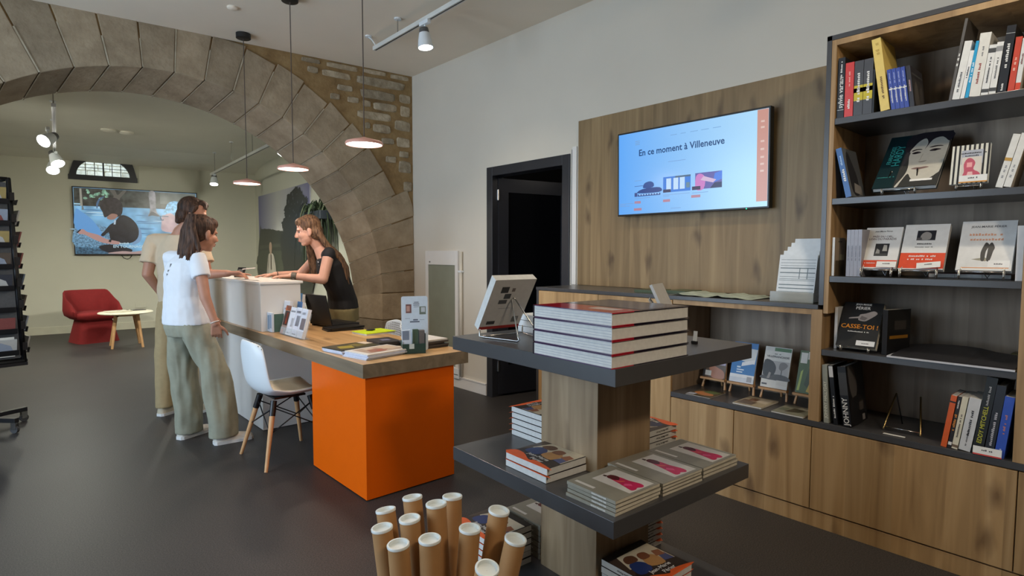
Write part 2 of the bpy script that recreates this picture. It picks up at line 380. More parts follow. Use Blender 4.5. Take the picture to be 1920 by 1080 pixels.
# jamb blocks under the springing, both sides
for side in (0, 1):
    z = 0
    while z < ZF - .01:
        h = min(random.uniform(.26, .36), ZF - z)
        if ZF - z - h < .12: h = ZF - z
        if side == 0: ua, ub, ja, jb = UF + RF, -.004, UB + RB, -.004
        else: ua, ub, ja, jb = UL + .004, UF - RF, UL + .004, UB - RB
        g = .004; t0, t1 = z + g, z + h - g; j = random.uniform(-.004, .003)
        MB().add([AW(ua, j, t0), AW(ub, j, t0), AW(jb, AD, t0), AW(ja, AD, t0), AW(ua, j, t1), AW(ub, j, t1), AW(jb, AD, t1), AW(ja, AD, t1)],
                 [(0, 3, 2, 1), (4, 5, 6, 7), (0, 1, 5, 4), (1, 2, 6, 5), (2, 3, 7, 6), (3, 0, 4, 7)]).build('jamb_stone', VOUS, archwall, bevel=.006)
        z += h
# rubble courses between the arch ring and the corner (right) and left shoulder
def rubble(u0, u1, z0, z1):
    n = 10; cu, cz = (u0 + u1) / 2, (z0 + z1) / 2; a, b = (u1 - u0) / 2, (z1 - z0) / 2; ring = []
    for i in range(n):
        t = 2 * PI * (i + .5) / n; c, s = math.cos(t), math.sin(t)
        e = .38
        ring.append((cu + a * math.copysign(abs(c) ** e, c) * random.uniform(.9, 1), cz + b * math.copysign(abs(s) ** e, s) * random.uniform(.82, 1)))
    j = random.uniform(-.002, .006)
    R = [[AW(x, .05, z) for x, z in ring], [AW(x, .012, z) for x, z in ring], [AW(cu + (x - cu) * .9, j, cz + (z - cz) * .84) for x, z in ring]]
    return MB().rings(R)
STN = [(-1.02, -.70, 3.19, 3.265), (-.66, -.08, 3.175, 3.275), (-.86, -.685, 3.075, 3.14), (-.62, -.19, 3.04, 3.145), (-.935, -.83, 2.97, 3.04), (-.755, -.62, 2.965, 3.035), (-.47, -.18, 2.93, 3.02), (-.585, -.49, 2.95, 3.02), (-.66, -.25, 2.82, 2.915), (-.16, -.02, 3.05, 3.15), (-.15, -.03, 2.9, 3.03),
       (-1.22, -1.02, 3.295, 3.345), (-.98, -.62, 3.29, 3.345), (-.58, -.3, 3.3, 3.35), (-.27, -.04, 3.295, 3.345), (-.22, -.02, 2.74, 2.86), (-.48, -.26, 2.69, 2.79), (-.2, -.03, 2.56, 2.68), (-.18, -.02, 2.28, 2.42), (-.38, -.22, 2.58, 2.65), (-.12, -.01, 2.08, 2.2), (-.33, -.2, 2.38, 2.46), (-1.16, -1.05, 3.2, 3.27), (-.17, -.05, 2.45, 2.53), (-.56, -.5, 2.72, 2.79)]
for u0, u1, z0, z1 in STN: rubble(u0, u1, z0, z1).build('rubble_stone', RUBB, archwall)

# ---- far room behind the arch
WU0, WU1, WZ0, WZ1 = .02, 1.03, 2.648, 3.04                             # lunette window
m = MB()
def fbox(m, u0, u1, d0, d1, z0, z1, mat=None):
    p = [FW(u, d, z) for z in (z0, z1) for u, d in ((u0, d0), (u1, d0), (u1, d1), (u0, d1))]
    return m.add(p, [(0, 3, 2, 1), (4, 5, 6, 7), (0, 1, 5, 4), (1, 2, 6, 5), (2, 3, 7, 6), (3, 0, 4, 7)], mat)
fbox(m, -3.4, WU0, 0, .3, 0, 3.3); fbox(m, WU1, 3.3, 0, .3, 0, 3.3); fbox(m, WU0, WU1, 0, .3, 0, WZ0); fbox(m, WU0, WU1, 0, .3, WZ1, 3.3)
struct(m.build('wall_far', FARW))
m = MB(); fbox(m, -3.4, 3.03, -.014, 0, 0, .13); struct(m.build('baseboard_far', plain('cream_baseboard', (222, 220, 200), .5), bevel=.003))
def rwall(v, d, z): return FRW - FN * v + FX * d + V((0, 0, z))        # far right wall: v from the far corner towards us, d outwards
m = MB(); m.add([rwall(0, 0, 0), rwall(6.4, 0, 0), rwall(6.4, .2, 0), rwall(0, .2, 0), rwall(0, 0, 3.3), rwall(6.4, 0, 3.3), rwall(6.4, .2, 3.3), rwall(0, .2, 3.3)],
                [(0, 3, 2, 1), (4, 5, 6, 7), (0, 1, 5, 4), (1, 2, 6, 5), (2, 3, 7, 6), (3, 0, 4, 7)])
struct(m.build('wall_far_right', FARW))
m = MB(); m.add([rwall(.02, -.014, 0), rwall(6.3, -.014, 0), rwall(6.3, 0, 0), rwall(.02, 0, 0), rwall(.02, -.014, .13), rwall(6.3, -.014, .13), rwall(6.3, 0, .13), rwall(.02, 0, .13)],
                [(0, 3, 2, 1), (4, 5, 6, 7), (0, 1, 5, 4), (1, 2, 6, 5), (2, 3, 7, 6), (3, 0, 4, 7)])
struct(m.build('baseboard_far_right', plain('cream_baseboard', (222, 220, 200), .5)))
struct(B((-2.5, 6.4, 0), (-2.3, 13.2, 3.4)).build('wall_far_left', FARW))
m = MB()   # far ceiling with a sloped cove down to the far wall
pr = [(-6.2, 3.12), (-1.0, 3.12), (-.35, 3.05), (.02, 2.96), (.02, 3.3), (-6.2, 3.3)]
for u0, u1 in ((-3.4, 3.3),):
    m.rings([[FW(u0, d, z) for d, z in pr], [FW(u1, d, z) for d, z in pr]])
struct(m.build('ceiling_far', FCEIL))

# lunette window: dark frame around a half ellipse, glazing bars, panes, a pale stone wall outside, boxed in by added unseen walls
win = bpy.data.objects.new('window_1', None); COL.objects.link(win); win['kind'] = 'structure'
uc, a_, b_ = .505, .385, .30; zb = 2.735; n = 24
inn = [(uc + a_ * math.cos(PI * i / n), zb + b_ * math.sin(PI * i / n)) for i in range(n + 1)]
out = []
for i in range(n + 1):
    t = PI * i / n; c, s = math.cos(t), math.sin(t); zz = min(WZ0 + .005 + .46 * abs(s) ** .75, WZ1); q_ = (zz - WZ0) / (WZ1 - WZ0); hw_ = .5 - (.09 if c > 0 else .11) * q_ ** 1.4; out.append((uc + max(-1, min(1, c * 1.7)) * hw_, zz))
m = MB()
for i in range(n):
    q = []
    for d in (-.02, .05):
        q += [FW(out[i][0], d, out[i][1]), FW(out[i + 1][0], d, out[i + 1][1]), FW(inn[i + 1][0], d, inn[i + 1][1]), FW(inn[i][0], d, inn[i][1])]
    m.add(q, [(0, 3, 2, 1), (4, 5, 6, 7), (0, 1, 5, 4), (1, 2, 6, 5), (2, 3, 7, 6), (3, 0, 4, 7)])
fbox(m, uc - .5, uc + .5, -.022, .05, WZ0, zb)
m.build('window_frame', ANTH, win)
for i, f_ in enumerate((-.66, -.33, 0, .33, .66)):
    mm = MB(); u = uc + a_ * f_; hgt = b_ * math.sqrt(1 - f_ * f_); w_ = .012 if f_ == 0 else .005
    fbox(mm, u - w_, u + w_, .0, .03, zb, zb + hgt); mm.build('glazing_bar', ANTH, win)
mm = MB(); z = zb + .13; hw = a_ * math.sqrt(1 - (.13 / b_) ** 2); fbox(mm, uc - hw, uc + hw, .004, .026, z - .004, z + .004); mm.build('glazing_bar', ANTH, win)
mm = MB(); mm.quad([FW(x, .018, z) for x, z in inn]); mm.build('pane', GLASS, win)
# splayed reveal pieces left and right of the window
for s_ in (-1, 1):                                         # plaster cheeks closing the corners beside the dark frame
    m = MB(); e_ = uc + s_ * .53; R_ = []
    for k_ in range(7):
        q_ = k_ / 6; zz = WZ0 + (WZ1 - WZ0) * q_; x_ = uc + s_ * (.47 - (.09 if s_ > 0 else .11) * q_ ** 1.4)
        R_.append([FW(x_, .02, zz), FW(e_, .02, zz), FW(e_, .06, zz), FW(x_, .06, zz)])
    m.rings(R_); m.build('reveal', FARW, win)
well = MB(); fbox(well, -.8, 1.8, 1.2, 1.3, 2.0, 3.9); fbox(well, -.9, -.8, .3, 1.3, 2.0, 3.9); fbox(well, 1.8, 1.9, .3, 1.3, 2.0, 3.9); fbox(well, -.9, 1.9, .2, .3, 3.3, 3.9); fbox(well, -.9, 1.9, .3, 1.3, 1.9, 2.0)  # unseen side and upper walls added to limit the sky on the stones
wl = struct(well.build('outside_wall_and_screen', JOINT))
z = 2.35
while z < 3.6:
    u = -.7 + random.uniform(0, .2)
    while u < 1.6:
        w_ = random.uniform(.16, .3); mm = MB(); fbox(mm, u, u + w_ - .012, 1.185, 1.22, z, z + .1); mm.build('outside_stone', stone('pale_outside_stone', (196, 190, 176), (216, 212, 200), (232, 230, 222), scale=14), wl); u += w_
    z += .112

# ---- dark doorway in the right wall
d = bpy.data.objects.new('door_1', None); COL.objects.link(d); d['kind'] = 'structure'
fwid = .085; x0, x1 = XR - .012, XR + .13
B((x0, DY1 - fwid, 0), (x1, DY1, DZ)).build('door_jamb', ANTH, d, bevel=.003); B((x0, DY0, 0), (x1, DY0 + fwid, DZ)).build('door_jamb', ANTH, d, bevel=.003)
B((x0, DY0 + fwid, DZ - fwid), (x1, DY1 - fwid, DZ)).build('door_head', ANTH, d, bevel=.003)
hy = DY1 - fwid - .01; LW = DY1 - DY0 - 2 * fwid - .02
LW -= .04; T = Matrix.Translation((XR + .06, hy, 0)) @ Matrix.Rotation(math.radians(79), 4, 'Z')     # leaf opens into the dark room
m = MB(); zt = DZ - fwid - .015
m.box((0, -.11, .02), (.045, 0, zt), T=T).box((0, -LW, .02), (.045, -LW + .11, zt), T=T).box((0, -LW + .11, zt - .13), (.045, -.11, zt), T=T).box((0, -LW + .11, .02), (.045, -.11, .3), T=T)
leaf = m.build('door_leaf', ANTH, d)
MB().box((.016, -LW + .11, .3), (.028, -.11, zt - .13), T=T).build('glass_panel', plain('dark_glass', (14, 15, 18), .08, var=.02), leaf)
for z in (.3, 1.1, 1.95): MB().lathe([(.012, z - .05), (.012, z + .05)], 10, T=Matrix.Translation((XR + .058, hy + .002, 0))).build('hinge', CHROME, leaf)
m = MB(); m.tube([T @ V((-.004, -LW + .05, 1.02)), T @ V((-.05, -LW + .05, 1.02)), T @ V((-.05, -LW + .17, 1.02))], .009); m.build('door_handle', CHROME, leaf, smooth=True)
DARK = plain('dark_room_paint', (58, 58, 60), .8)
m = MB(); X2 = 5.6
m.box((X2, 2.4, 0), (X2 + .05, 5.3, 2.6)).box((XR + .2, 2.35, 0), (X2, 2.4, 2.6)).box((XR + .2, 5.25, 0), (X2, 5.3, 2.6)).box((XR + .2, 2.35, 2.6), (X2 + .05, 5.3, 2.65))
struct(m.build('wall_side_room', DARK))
t = thing('added_fill_lamp', 'dim fill lamp added unseen in the dark side room', 'lamp', (4.5, 2.9, 2.599)); m = MB(); m.lathe([(.12, 0), (.12, -.04), (.1, -.06), (.001, -.06)], 24, cap=False); m.build('housing', WPLAST, t, smooth=True, angle=40)  # unseen lamp added to lift the side room's ceiling out of black
lamp('POINT', (4.5, 2.9, 2.45), 4, (1, .9, .8), size=.1)
m = MB(); m.box((XR - .012, DY0 - .075, 1.14), (XR, DY0 - .028, 2.26)); struct(m.build('trim_2', WHITE, bevel=.003))
m = MB(); m.box((XR - .007, DY0 - .026, 1.14), (XR, DY0 - .018, 2.24)); struct(m.build('trim_3', plain('grey_gap', (110, 112, 114), .6)))

# ---- meter cupboard let into the right wall
t = thing('wall_cupboard', 'white framed flush wall cupboard with grey-green door near the stone corner', 'cupboard', (XR, 5.12, 0))
fr = MB(); y0, y1, z0, z1 = -.30, .30, .14, 1.42
fr.box((-.022, y0, z0), (0, y0 + .05, z1)).box((-.022, y1 - .05, z0), (0, y1, z1)).box((-.022, y0 + .05, z1 - .15), (0, y1 - .05, z1)).box((-.022, y0 + .05, z0), (0, y1 - .05, z0 + .07))
fr.build('frame', WHITE, t, bevel=.003)
B((-.012, y0 + .05, z0 + .07), (0, y1 - .05, z1 - .15)).build('panel', plain('grey_green_paint', (138, 142, 126), .55), t)
MB().lathe([(.008, 0), (.008, .012)], 12, T=TR(-.022, .2, 1.3, ry=-PI / 2)).build('lock', CHROME, t)
o = B((-.035, -.33, .10), (-.022, -.22, .2)).build('notice_plate', WPLAST, t); 
B((-.037, -.315, .135), (-.035, -.245, .142)).build('lettering', ink(90, 90, 92), o)
t = thing('wall_pipe', 'thin white vertical pipe on the wall beside the wall cupboard', 'pipe', (XR, 4.765, 0))
m = MB(); m.tube([(-.02, 0, .13), (-.02, 0, 1.41)], .017, 12); m.build('pipe', WALL, t, smooth=True)
for z in (.4, 1.2): B((-.04, -.024, z), (0, .024, z + .018)).build('pipe_clip', WPLAST, t)
# ================================================================== fitted shelving on the right wall
CX = 3.08; CB = XR - .002        # front and back of the units
def unit(name, label, cat): return thing(name, label, cat)
# wall panel behind the television
t = unit('wall_panel', 'tall oak panel on the right wall behind the television', 'panel')
B((XR - .022, 1.16, 1.141), (XR - .001, 3.18, 2.452)).build('board', OAKW, t, bevel=.002)
# tall cabinet at the left end
t = unit('tall_cabinet', 'two-door oak cabinet at the doorway end of the shelving', 'cabinet')
B((CX + .004, 3.168, 0), (CB, 3.195, 1.117)).build('side_panel', LAM, t)
B((CX + .022, 1.997, .0), (CB, 3.167, 1.117)).build('body', OAKB, t)
for y0, y1 in ((2.584, 3.166), (1.998, 2.580)): B((CX, y0, .09), (CX + .02, y1, 1.113)).build('door', OAK, t, bevel=.0015)
# low cabinet run
t = unit('low_cabinet', 'low run of oak cabinet doors under the niche and the bookcase', 'cabinet')
B((CX + .022, -.9, 0), (CB, 1.996, .517)).build('body', OAKB, t)
for y0, y1 in ((1.587, 1.994), (1.168, 1.583), (.366, 1.164), (-.44, .362)): B((CX, y0, .09), (CX + .02, y1, .513)).build('door', OAK, t, bevel=.0015)
t = unit('plinth', 'oak plinth strip along the floor under the cabinet doors', 'plinth')
B((CX + .004, -.9, 0), (CX + .021, 3.166, .082)).build('board', OAK, t, bevel=.001)
# worktops
t = unit('console_top', 'dark grey worktop slab under the wall television', 'worktop'); B((CX, 1.155, 1.118), (CB, 3.197, 1.14)).build('slab', LAM, t, bevel=.001)
B((CX + .003, 1.187, 1.09), (CB, 1.994, 1.117)).build('lining', OAKE, t)
t = unit('niche_shelf', 'dark grey shelf slab running over the low oak doors', 'shelf'); B((CX, -.9, .518), (CB, 1.996, .547)).build('slab', LAM, t, bevel=.001)
# bookcase
t = unit('bookcase', 'tall oak bookcase with dark grey shelves and frame', 'bookcase')
B((CX, 1.131, 1.141), (CB, 1.153, 2.455)).build('side_panel', LAM, t); B((CX + .002, 1.109, 1.1), (CB, 1.1305, 2.432)).build('side_lining', OAKE, t)
B((CX + .001, 1.134, .548), (CB, 1.186, 1.117)).build('post', OAKE, t)
B((CX, -.9, 2.433), (CB, 1.153, 2.455)).build('top_panel', LAM, t); B((CX + .002, -.9, 2.405), (CB, 1.1085, 2.432)).build('top_lining', OAKE, t)
B((CX + .002, .342, .548), (CB, .384, 2.404)).build('post', OAKE, t); B((CX + .002, -.9, .548), (CB, -.86, 2.404)).build('post', OAKE, t)
B((CB - .02, -.86, .548), (CB - .001, 1.108, 2.404)).build('back_panel', OAKB, t)
B((CB - .02, 1.187, .548), (CB - .001, 1.994, 1.089)).build('back_panel', OAKB, t)
SH = [2.055, 1.668, 1.287, .918]
for z in SH:
    B((CX + .003, .3845, z - .03), (CB - .021, 1.108 if z > 1.1 else 1.133, z)).build('shelf', LAM, t, bevel=.0015)
    B((CX + .003, -.859, z - .03), (CB - .021, .3415, z)).build('shelf', LAM, t, bevel=.0015)

# ================================================================== books
def book(label, w, h, t, O, U, Vv, cover, pages=None, hard=False, spine=None, art=(), texts=(), stext=None, group=None, name='book', back=None, sart=(), rough=.35, cat='book'):
    """lying in its own frame: u across from the spine, v up the cover, n out of the front cover"""
    r = thing(name, label, cat, group=group, M=frame(O, U, Vv)); pages = pages or PAPER
    cm = ink(*cover, rough=rough); ct = .0022 if hard else .0009; ov = .004 if hard else .0003
    m = MB(); m.box((0, 0, t - ct), (w, h, t), cm).box((0, 0, 0), (w, h, ct), ink(*back, rough=rough) if back else cm).box((0, 0, ct), (ct, h, t - ct), ink(*spine, rough=rough) if spine else cm)
    c = m.build('cover', None, r)
    B((ct + .0002, ov, ct + .0001), (w - ov, h - ov, t - ct - .0001)).build('pages', pages, r)
    if art:
        m = MB(); k = 0
        for a in art:
            poly, col = a; k += 1
            if len(poly) > 4: poly = soft(poly)
            if len(poly) == 4 and not isinstance(poly[0], tuple): u0, v0, u1, v1 = poly; poly = [(u0, v0), (u1, v0), (u1, v1), (u0, v1)]
            m.quad([(u * w, v * h, t + .0002 + .00006 * k) for u, v in poly], ink(*col, rough=rough))
        m.build('cover_print', None, c)
    for s in texts:
        st, u, v, size, col = s[:5]; rot = s[5] if len(s) > 5 else 0; al = s[6] if len(s) > 6 else 'CENTER'
        text(st, size, ink(*col), c, TR(u * w, v * h, t + .0004 + .00006 * len(art), rz=rot), al, bold=size * .012)
    if sart:
        for v0, v1, col in sart: MB().quad([(-.0004, v0 * h, t), (-.0004, v0 * h, 0), (-.0004, v1 * h, 0), (-.0004, v1 * h, t)]).build('spine_print', ink(*col), c)
    if stext:
        for st, v, size, col in ([stext] if isinstance(stext, tuple) else stext):
            # reading upwards along the spine
            Ts = Matrix.Translation((-.0008, v * h, t / 2)) @ Matrix(((0, 0, -1, 0), (1, 0, 0, 0), (0, -1, 0, 0), (0, 0, 0, 1)))
            text(st, size, ink(*col), c, Ts, 'CENTER', bold=size * .012)
    return r
ZS = V((0, 0, 1))
def spine_book(label, y0, y1, z, h, cover, depth=.17, x=3.095, lean=0.0, **k):
    """standing spine outwards; y0 left edge (larger y), y1 right edge; lean>0 tips the top towards -y"""
    t = y0 - y1; Vv = V((0, -math.sin(lean), math.cos(lean)))
    # front cover faces -y: N = U x V
    return book(label, depth, h, t * math.cos(lean) if lean else t, (x, y0, z + (t * math.sin(lean) if lean > 0 else 0)), (1, 0, 0), Vv, cover, **k)
def wire_stand(label, y0, y1, x, z, mat=CHROME, depth=.14, hgt=.12, lip=.03, group=None, label_cat='stand'):
    """small wire plate stand: two side wires with a hooked front foot, joined behind"""
    t = thing('display_stand', label, 'stand', (x, (y0 + y1) / 2, z), group=group); hw = abs(y0 - y1) / 2
    for s in (-1, 1):
        m = MB(); m.tube([(-.012, s * hw, lip), (-.012, s * hw, .006), (0, s * hw, .004), (.012, s * hw, lip * .8), (depth * .55, s * hw * .8, hgt)], .0032, 8, mat); m.build('side_wire', mat, t, smooth=True)
    m = MB(); m.tube([(.012, -hw, lip * .8), (.012, hw, lip * .8)], .003, 8); m.build('cross_wire', mat, t, smooth=True)
    m = MB(); m.tube([(depth * .55, hw * .8, hgt), (depth, 0, .004), (depth * .55, -hw * .8, hgt)], .003, 8); m.build('rear_wire', mat, t, smooth=True)
    return t
WH = (226, 226, 222); BK = (26, 26, 30)
G1 = 'books standing on the top shelf'
Z1 = SH[0] + .001
spine_book('black paperback at the left end of the top shelf, white lettering up its spine', 1.104, 1.074, Z1, .287, BK, stext=[('sylvie vartan', .42, .03, WH), ('#16', .75, .012, WH)], sart=[(.13, .136, WH)], group=G1)
spine_book('red book second from the left on the top shelf', 1.071, 1.034, Z1, .256, (206, 62, 60), stext=[('#5', .24, .016, WH), ('#11', .7, .011, (240, 180, 170))], group=G1)
for i, (a, b) in enumerate(((1.031, .993), (.991, .953))):
    spine_book(('grey and yellow spined book right beside the red one on the top shelf', 'second grey and yellow spined book on the top shelf, next to the black slab')[i], a, b, Z1, .255, (70, 70, 74), sart=[(.27, .55, (196, 178, 40)), (.42, .5, (220, 214, 190))], stext=[('#9', .62, .016, WH), ('#6', .38, .02, WH)], group=G1)
spine_book('thin black slab for the shaded gap between grey-yellow books and the tall yellow one', .951, .944, Z1, .2, (22, 22, 26), group=G1)  # black slab built in where the gap shows shade
spine_book('tall yellow book leaning left over the blue books on the top shelf', .915, .878, Z1, .34, (222, 196, 110), depth=.21, lean=-.145, hard=True, stext=[('#4', .86, .026, (190, 160, 80)), ('#13', .32, .014, (120, 90, 40))], pages=PAPERC, group=G1)
for i in range(4):
    y = .872 - i * .0178
    spine_book('thin blue paperback with pale lettering, %s of four on the top shelf' % ('leftmost', 'second', 'third', 'rightmost')[i], y, y - .0165, Z1, .186, (54, 74, 158), lean=-.135, stext=[('#15', .36, .0085, WH), ('#12', .78, .007, (170, 180, 220))], sart=[(.49, .52, WH)], group=G1)
spine_book('dark paperback with a black and white photo cover beside the blue ones', .799, .782, Z1, .186, (42, 38, 44), depth=.19, lean=-.13, stext=('#11', .5, .009, (190, 150, 150)), art=[((.05, .05, .95, .72), (58, 56, 56)), ([(.15, .05), (.5, .05), (.46, .5), (.34, .66), (.2, .5)], (92, 88, 84)), ([(.55, .05), (.9, .05), (.85, .45), (.74, .58), (.6, .46)], (80, 76, 74)), ((.05, .8, .95, .84), (84, 84, 84))], group=G1)
for a, b, h, dp, col, ln, lab, kw in [
    (.658, .648, .335, .2, (92, 88, 84), .135, 'tall thin grey book leaning right in the right half of the top shelf', dict(stext=('#9', .5, .01, WH), hard=True)),
    (.646, .620, .238, .15, WH, .15, 'white paperback leaning beside the tall grey book on the top shelf', dict(stext=('#13', .3, .011, (80, 80, 84)))),
    (.618, .604, .195, .14, (232, 232, 230), .14, 'short white paperback just left of the turquoise spine', dict(stext=('#10', .55, .008, BK))),
    (.602, .590, .23, .15, (40, 158, 206), .13, 'turquoise spined paperback among the white ones on the top shelf', dict(stext=('#14', .45, .01, (220, 240, 250)))),
    (.588, .551, .255, .17, (224, 222, 214), .115, 'thick white book between the turquoise spine and two white ones', dict(stext=[('#13', .35, .012, (150, 60, 50)), ('#8', .7, .01, (120, 120, 120))])),
    (.549, .525, .20, .15, WH, .11, 'white paperback with dark square mark, left one of an equal pair', dict(stext=('#20', .5, .009, BK), sart=[(.84, .93, (70, 70, 70)), (.05, .12, (70, 70, 70))])),
    (.523, .501, .205, .15, WH, .1, 'white paperback next to the tall black book on the top shelf', dict(stext=('#16', .5, .009, (90, 90, 90)), sart=[(.82, .92, (150, 150, 150)), (.05, .12, (70, 70, 70))])),
    (.497, .468, .262, .18, (30, 30, 34), .09, 'tall black book with white lettering between white and red spines', dict(stext=[('#12', .55, .014, WH), ('#5', .08, .01, WH)], sart=[(.88, .885, WH)])),
    (.463, .443, .21, .15, (204, 74, 52), .09, 'orange-red paperback near the right end of the top shelf', dict(stext=('#9', .5, .01, (240, 200, 180)))),
    (.441, .425, .2, .15, WH, .09, 'white paperback with a red foot, rightmost in view on the top shelf', dict(sart=[(0, .14, (214, 70, 40))], stext=('#8', .6, .009, (120, 60, 50))))]:
    spine_book(lab, a, b, Z1, h, col, depth=dp, lean=ln, group=G1, **kw)

# -- second shelf
Z2 = SH[1] + .001
def display_book(label, yl, yr, zb, h, x, tilt, **k):
    """front cover towards the room, leaning back; yl left edge, yr right edge"""
    Vv = V((math.sin(tilt), 0, math.cos(tilt))); t = k.pop('t', .018); skew = k.pop('skew', 0); roll = k.pop('roll', 0)
    U = V((math.sin(skew), -math.cos(skew), 0)); U = Matrix.Rotation(roll, 3, V((-1, 0, 0))) @ U
    N = U.cross(Vv).normalized(); O = V((x, yl, zb)) - N * t
    return book(label, yl - yr, h, t, O, U, Vv, k.pop('cover'), **k)
spine_book('blue spined book leaning left at the left end of the second shelf', 1.05, 1.024, Z2, .245, (44, 96, 160), depth=.2, lean=-.22, stext=[('#6', .45, .018, WH), ('#7', .75, .012, (170, 200, 230))], art=[((0, 0, 1, 1), (104, 108, 112)), ([(.2, .1), (.6, .06), (.7, .4), (.5, .75), (.3, .95), (.15, .7)], (44, 44, 48)), ([(.3, .1), (.85, .05), (.8, .25), (.4, .3)], (150, 146, 142))])
display_book('large dark book with a close-up face on its cover, second shelf', .945, .692, Z2 + .034, .385, 3.11, .78, t=.024, hard=True, cover=(22, 34, 38), art=[
    ((0, .0, .34, 1), (20, 44, 48)), ((.34, 0, .995, 1), (60, 60, 58)),
    ([(.36, .02), (.45, .2), (.47, .36), (.42, .6), (.42, .8), (.5, .93), (.7, .97), (.9, .95), (.985, .85), (.985, .3), (.94, .2), (.84, .12), (.7, .1), (.58, .14), (.5, .24), (.44, .12), (.4, .01)], (196, 192, 180)),
    ([(.35, .62), (.42, .7), (.5, .84), (.6, .9), (.66, .8), (.64, .68), (.72, .86), (.86, .9), (.99, .8), (.99, .99), (.35, .99)], (44, 40, 46)), ([(.36, .3), (.42, .5), (.43, .64), (.36, .66)], (70, 66, 68)),
    ([(.455, .62), (.49, .645), (.55, .65), (.6, .625), (.55, .61), (.49, .605)], (70, 62, 64)), ([(.485, .61), (.52, .605), (.55, .62), (.545, .64), (.51, .645), (.49, .635)], (34, 28, 32)), ([(.44, .675), (.5, .7), (.58, .695), (.6, .68), (.52, .68), (.46, .66)], (60, 52, 52)),
    ([(.72, .645), (.77, .675), (.84, .675), (.9, .655), (.84, .64), (.77, .632)], (70, 62, 64)), ([(.78, .635), (.82, .632), (.845, .65), (.835, .67), (.8, .672), (.785, .655)], (34, 28, 32)), ([(.7, .71), (.78, .735), (.88, .73), (.92, .71), (.84, .715), (.76, .705)], (60, 52, 52)),
    ([(.6, .45), (.64, .435), (.7, .44), (.73, .46), (.68, .455), (.64, .45)], (130, 122, 112)), ([(.63, .6), (.645, .6), (.625, .48), (.61, .46)], (176, 170, 158)), ([(.53, .325), (.6, .345), (.66, .34), (.74, .35), (.8, .335), (.74, .315), (.66, .305), (.58, .31)], (136, 110, 104)), ([(.53, .327), (.66, .332), (.8, .337), (.66, .324)], (90, 70, 68))],
    texts=[('FRANÇOISE', .13, .62, .026, (60, 160, 158), PI / 2), ('HARDY', .25, .6, .046, (50, 150, 150), PI / 2), ('#10', .17, .2, .012, (50, 130, 126))])
def tag_card(label, O, U, Vv, w_, h_, stripe=(214, 150, 60), txt=None):
    t = thing('price_card', label, 'price card', M=frame(O, U, Vv)); B((0, 0, 0), (w_, h_, .0012)).build('card', ink(232, 232, 228), t)
    if stripe: B((0, 0, .0012), (w_, h_ * .16, .0016)).build('stripe', ink(*stripe), t)
    if txt: text(txt, h_ * .3, ink(60, 60, 64), t, TR(w_ / 2, h_ * .62, .002))
    return t
tag_card('white price card leaning on the large dark face book', (3.118, .80, Z2 + .035), (0, -1, 0), (.75, 0, 1), .085, .042, txt='#6')
wire_stand('wire stand under the large dark face book', .9, .77, 3.11, Z2)
display_book('small black and white striped book with a pink figure, second shelf', .648, .516, Z2 + .03, .172, 3.125, .2, t=.016, cover=(222, 220, 206), art=[((.06 + i * .125, 0, .115 + i * .125, 1), (40, 38, 40)) for i in range(8)] + [((.26, .5, .82, .86), (176, 180, 190)), ((.28, .06, .8, .68), (216, 208, 196)), ([(.3, .06), (.8, .06), (.76, .26), (.6, .36), (.64, .52), (.54, .64), (.42, .64), (.34, .5), (.36, .3)], (196, 92, 110)), ([(.42, .42), (.56, .42), (.56, .54), (.42, .54)], (236, 168, 168)), ([(.4, .06), (.62, .06), (.58, .3), (.46, .3)], (236, 190, 186))], texts=[('#17', .54, .78, .01, BK), ('#9', .54, .71, .009, BK)])
wire_stand('wire stand under the small striped book', .62, .535, 3.11, Z2, lip=.024)
tag_card('white price card in front of the small striped book', (3.108, .612, Z2 + .032), (0, -1, 0), (.15, 0, 1), .096, .032, txt='#6')
for i, y in enumerate((.486, .46)):
    spine_book(('white book with a round gold mark leaning right on the second shelf', 'white book leaning behind the gold-marked one, right edge of the second shelf')[i], y, y - .024, Z2, .215, (228, 226, 218), depth=.15, lean=.23, stext=('#9', .3, .01, (150, 150, 150)), sart=[(.5, .56, (196, 150, 60))] if i == 0 else [], group='white leaning books on the second shelf')

# -- third shelf
Z3 = SH[2] + .001
spine_book('small cream book with a photo cover at the left end of the third shelf', 1.105, 1.094, Z3, .19, (230, 232, 228), depth=.14, x=3.1, lean=0, art=[((0, .0, 1, 1), (170, 152, 128)), ((.1, .0, .95, .4), (96, 82, 60)), ((.45, .42, .9, .56), (200, 190, 150))], texts=[('#6', .5, .9, .014, BK)])
for i in range(4):
    spine_book('grey-lavender book of a row of four on the third shelf, %s' % ('leftmost', 'second', 'third', 'rightmost')[i], 1.043 - i * .0165, 1.043 - i * .0165 - .0158, Z3, .226, (150, 150, 160), depth=.15, x=3.11, stext=('#16', .5, .008, (110, 110, 120)), group='grey books in a row on the third shelf')
def white_cover(label, yl, yr, h, x, pic, title, red, **k):
    art = [((0, 0, 1, 1), (222, 222, 220))]
    if red: art += [((0, .03, 1, .2), (222, 78, 46)) if red == 1 else ((0, .02, 1, .36), (222, 78, 46))]
    return display_book(label, yl, yr, Z3 + .04, h, x, .48, cover=(222, 222, 220), art=art + pic, texts=title, **k)
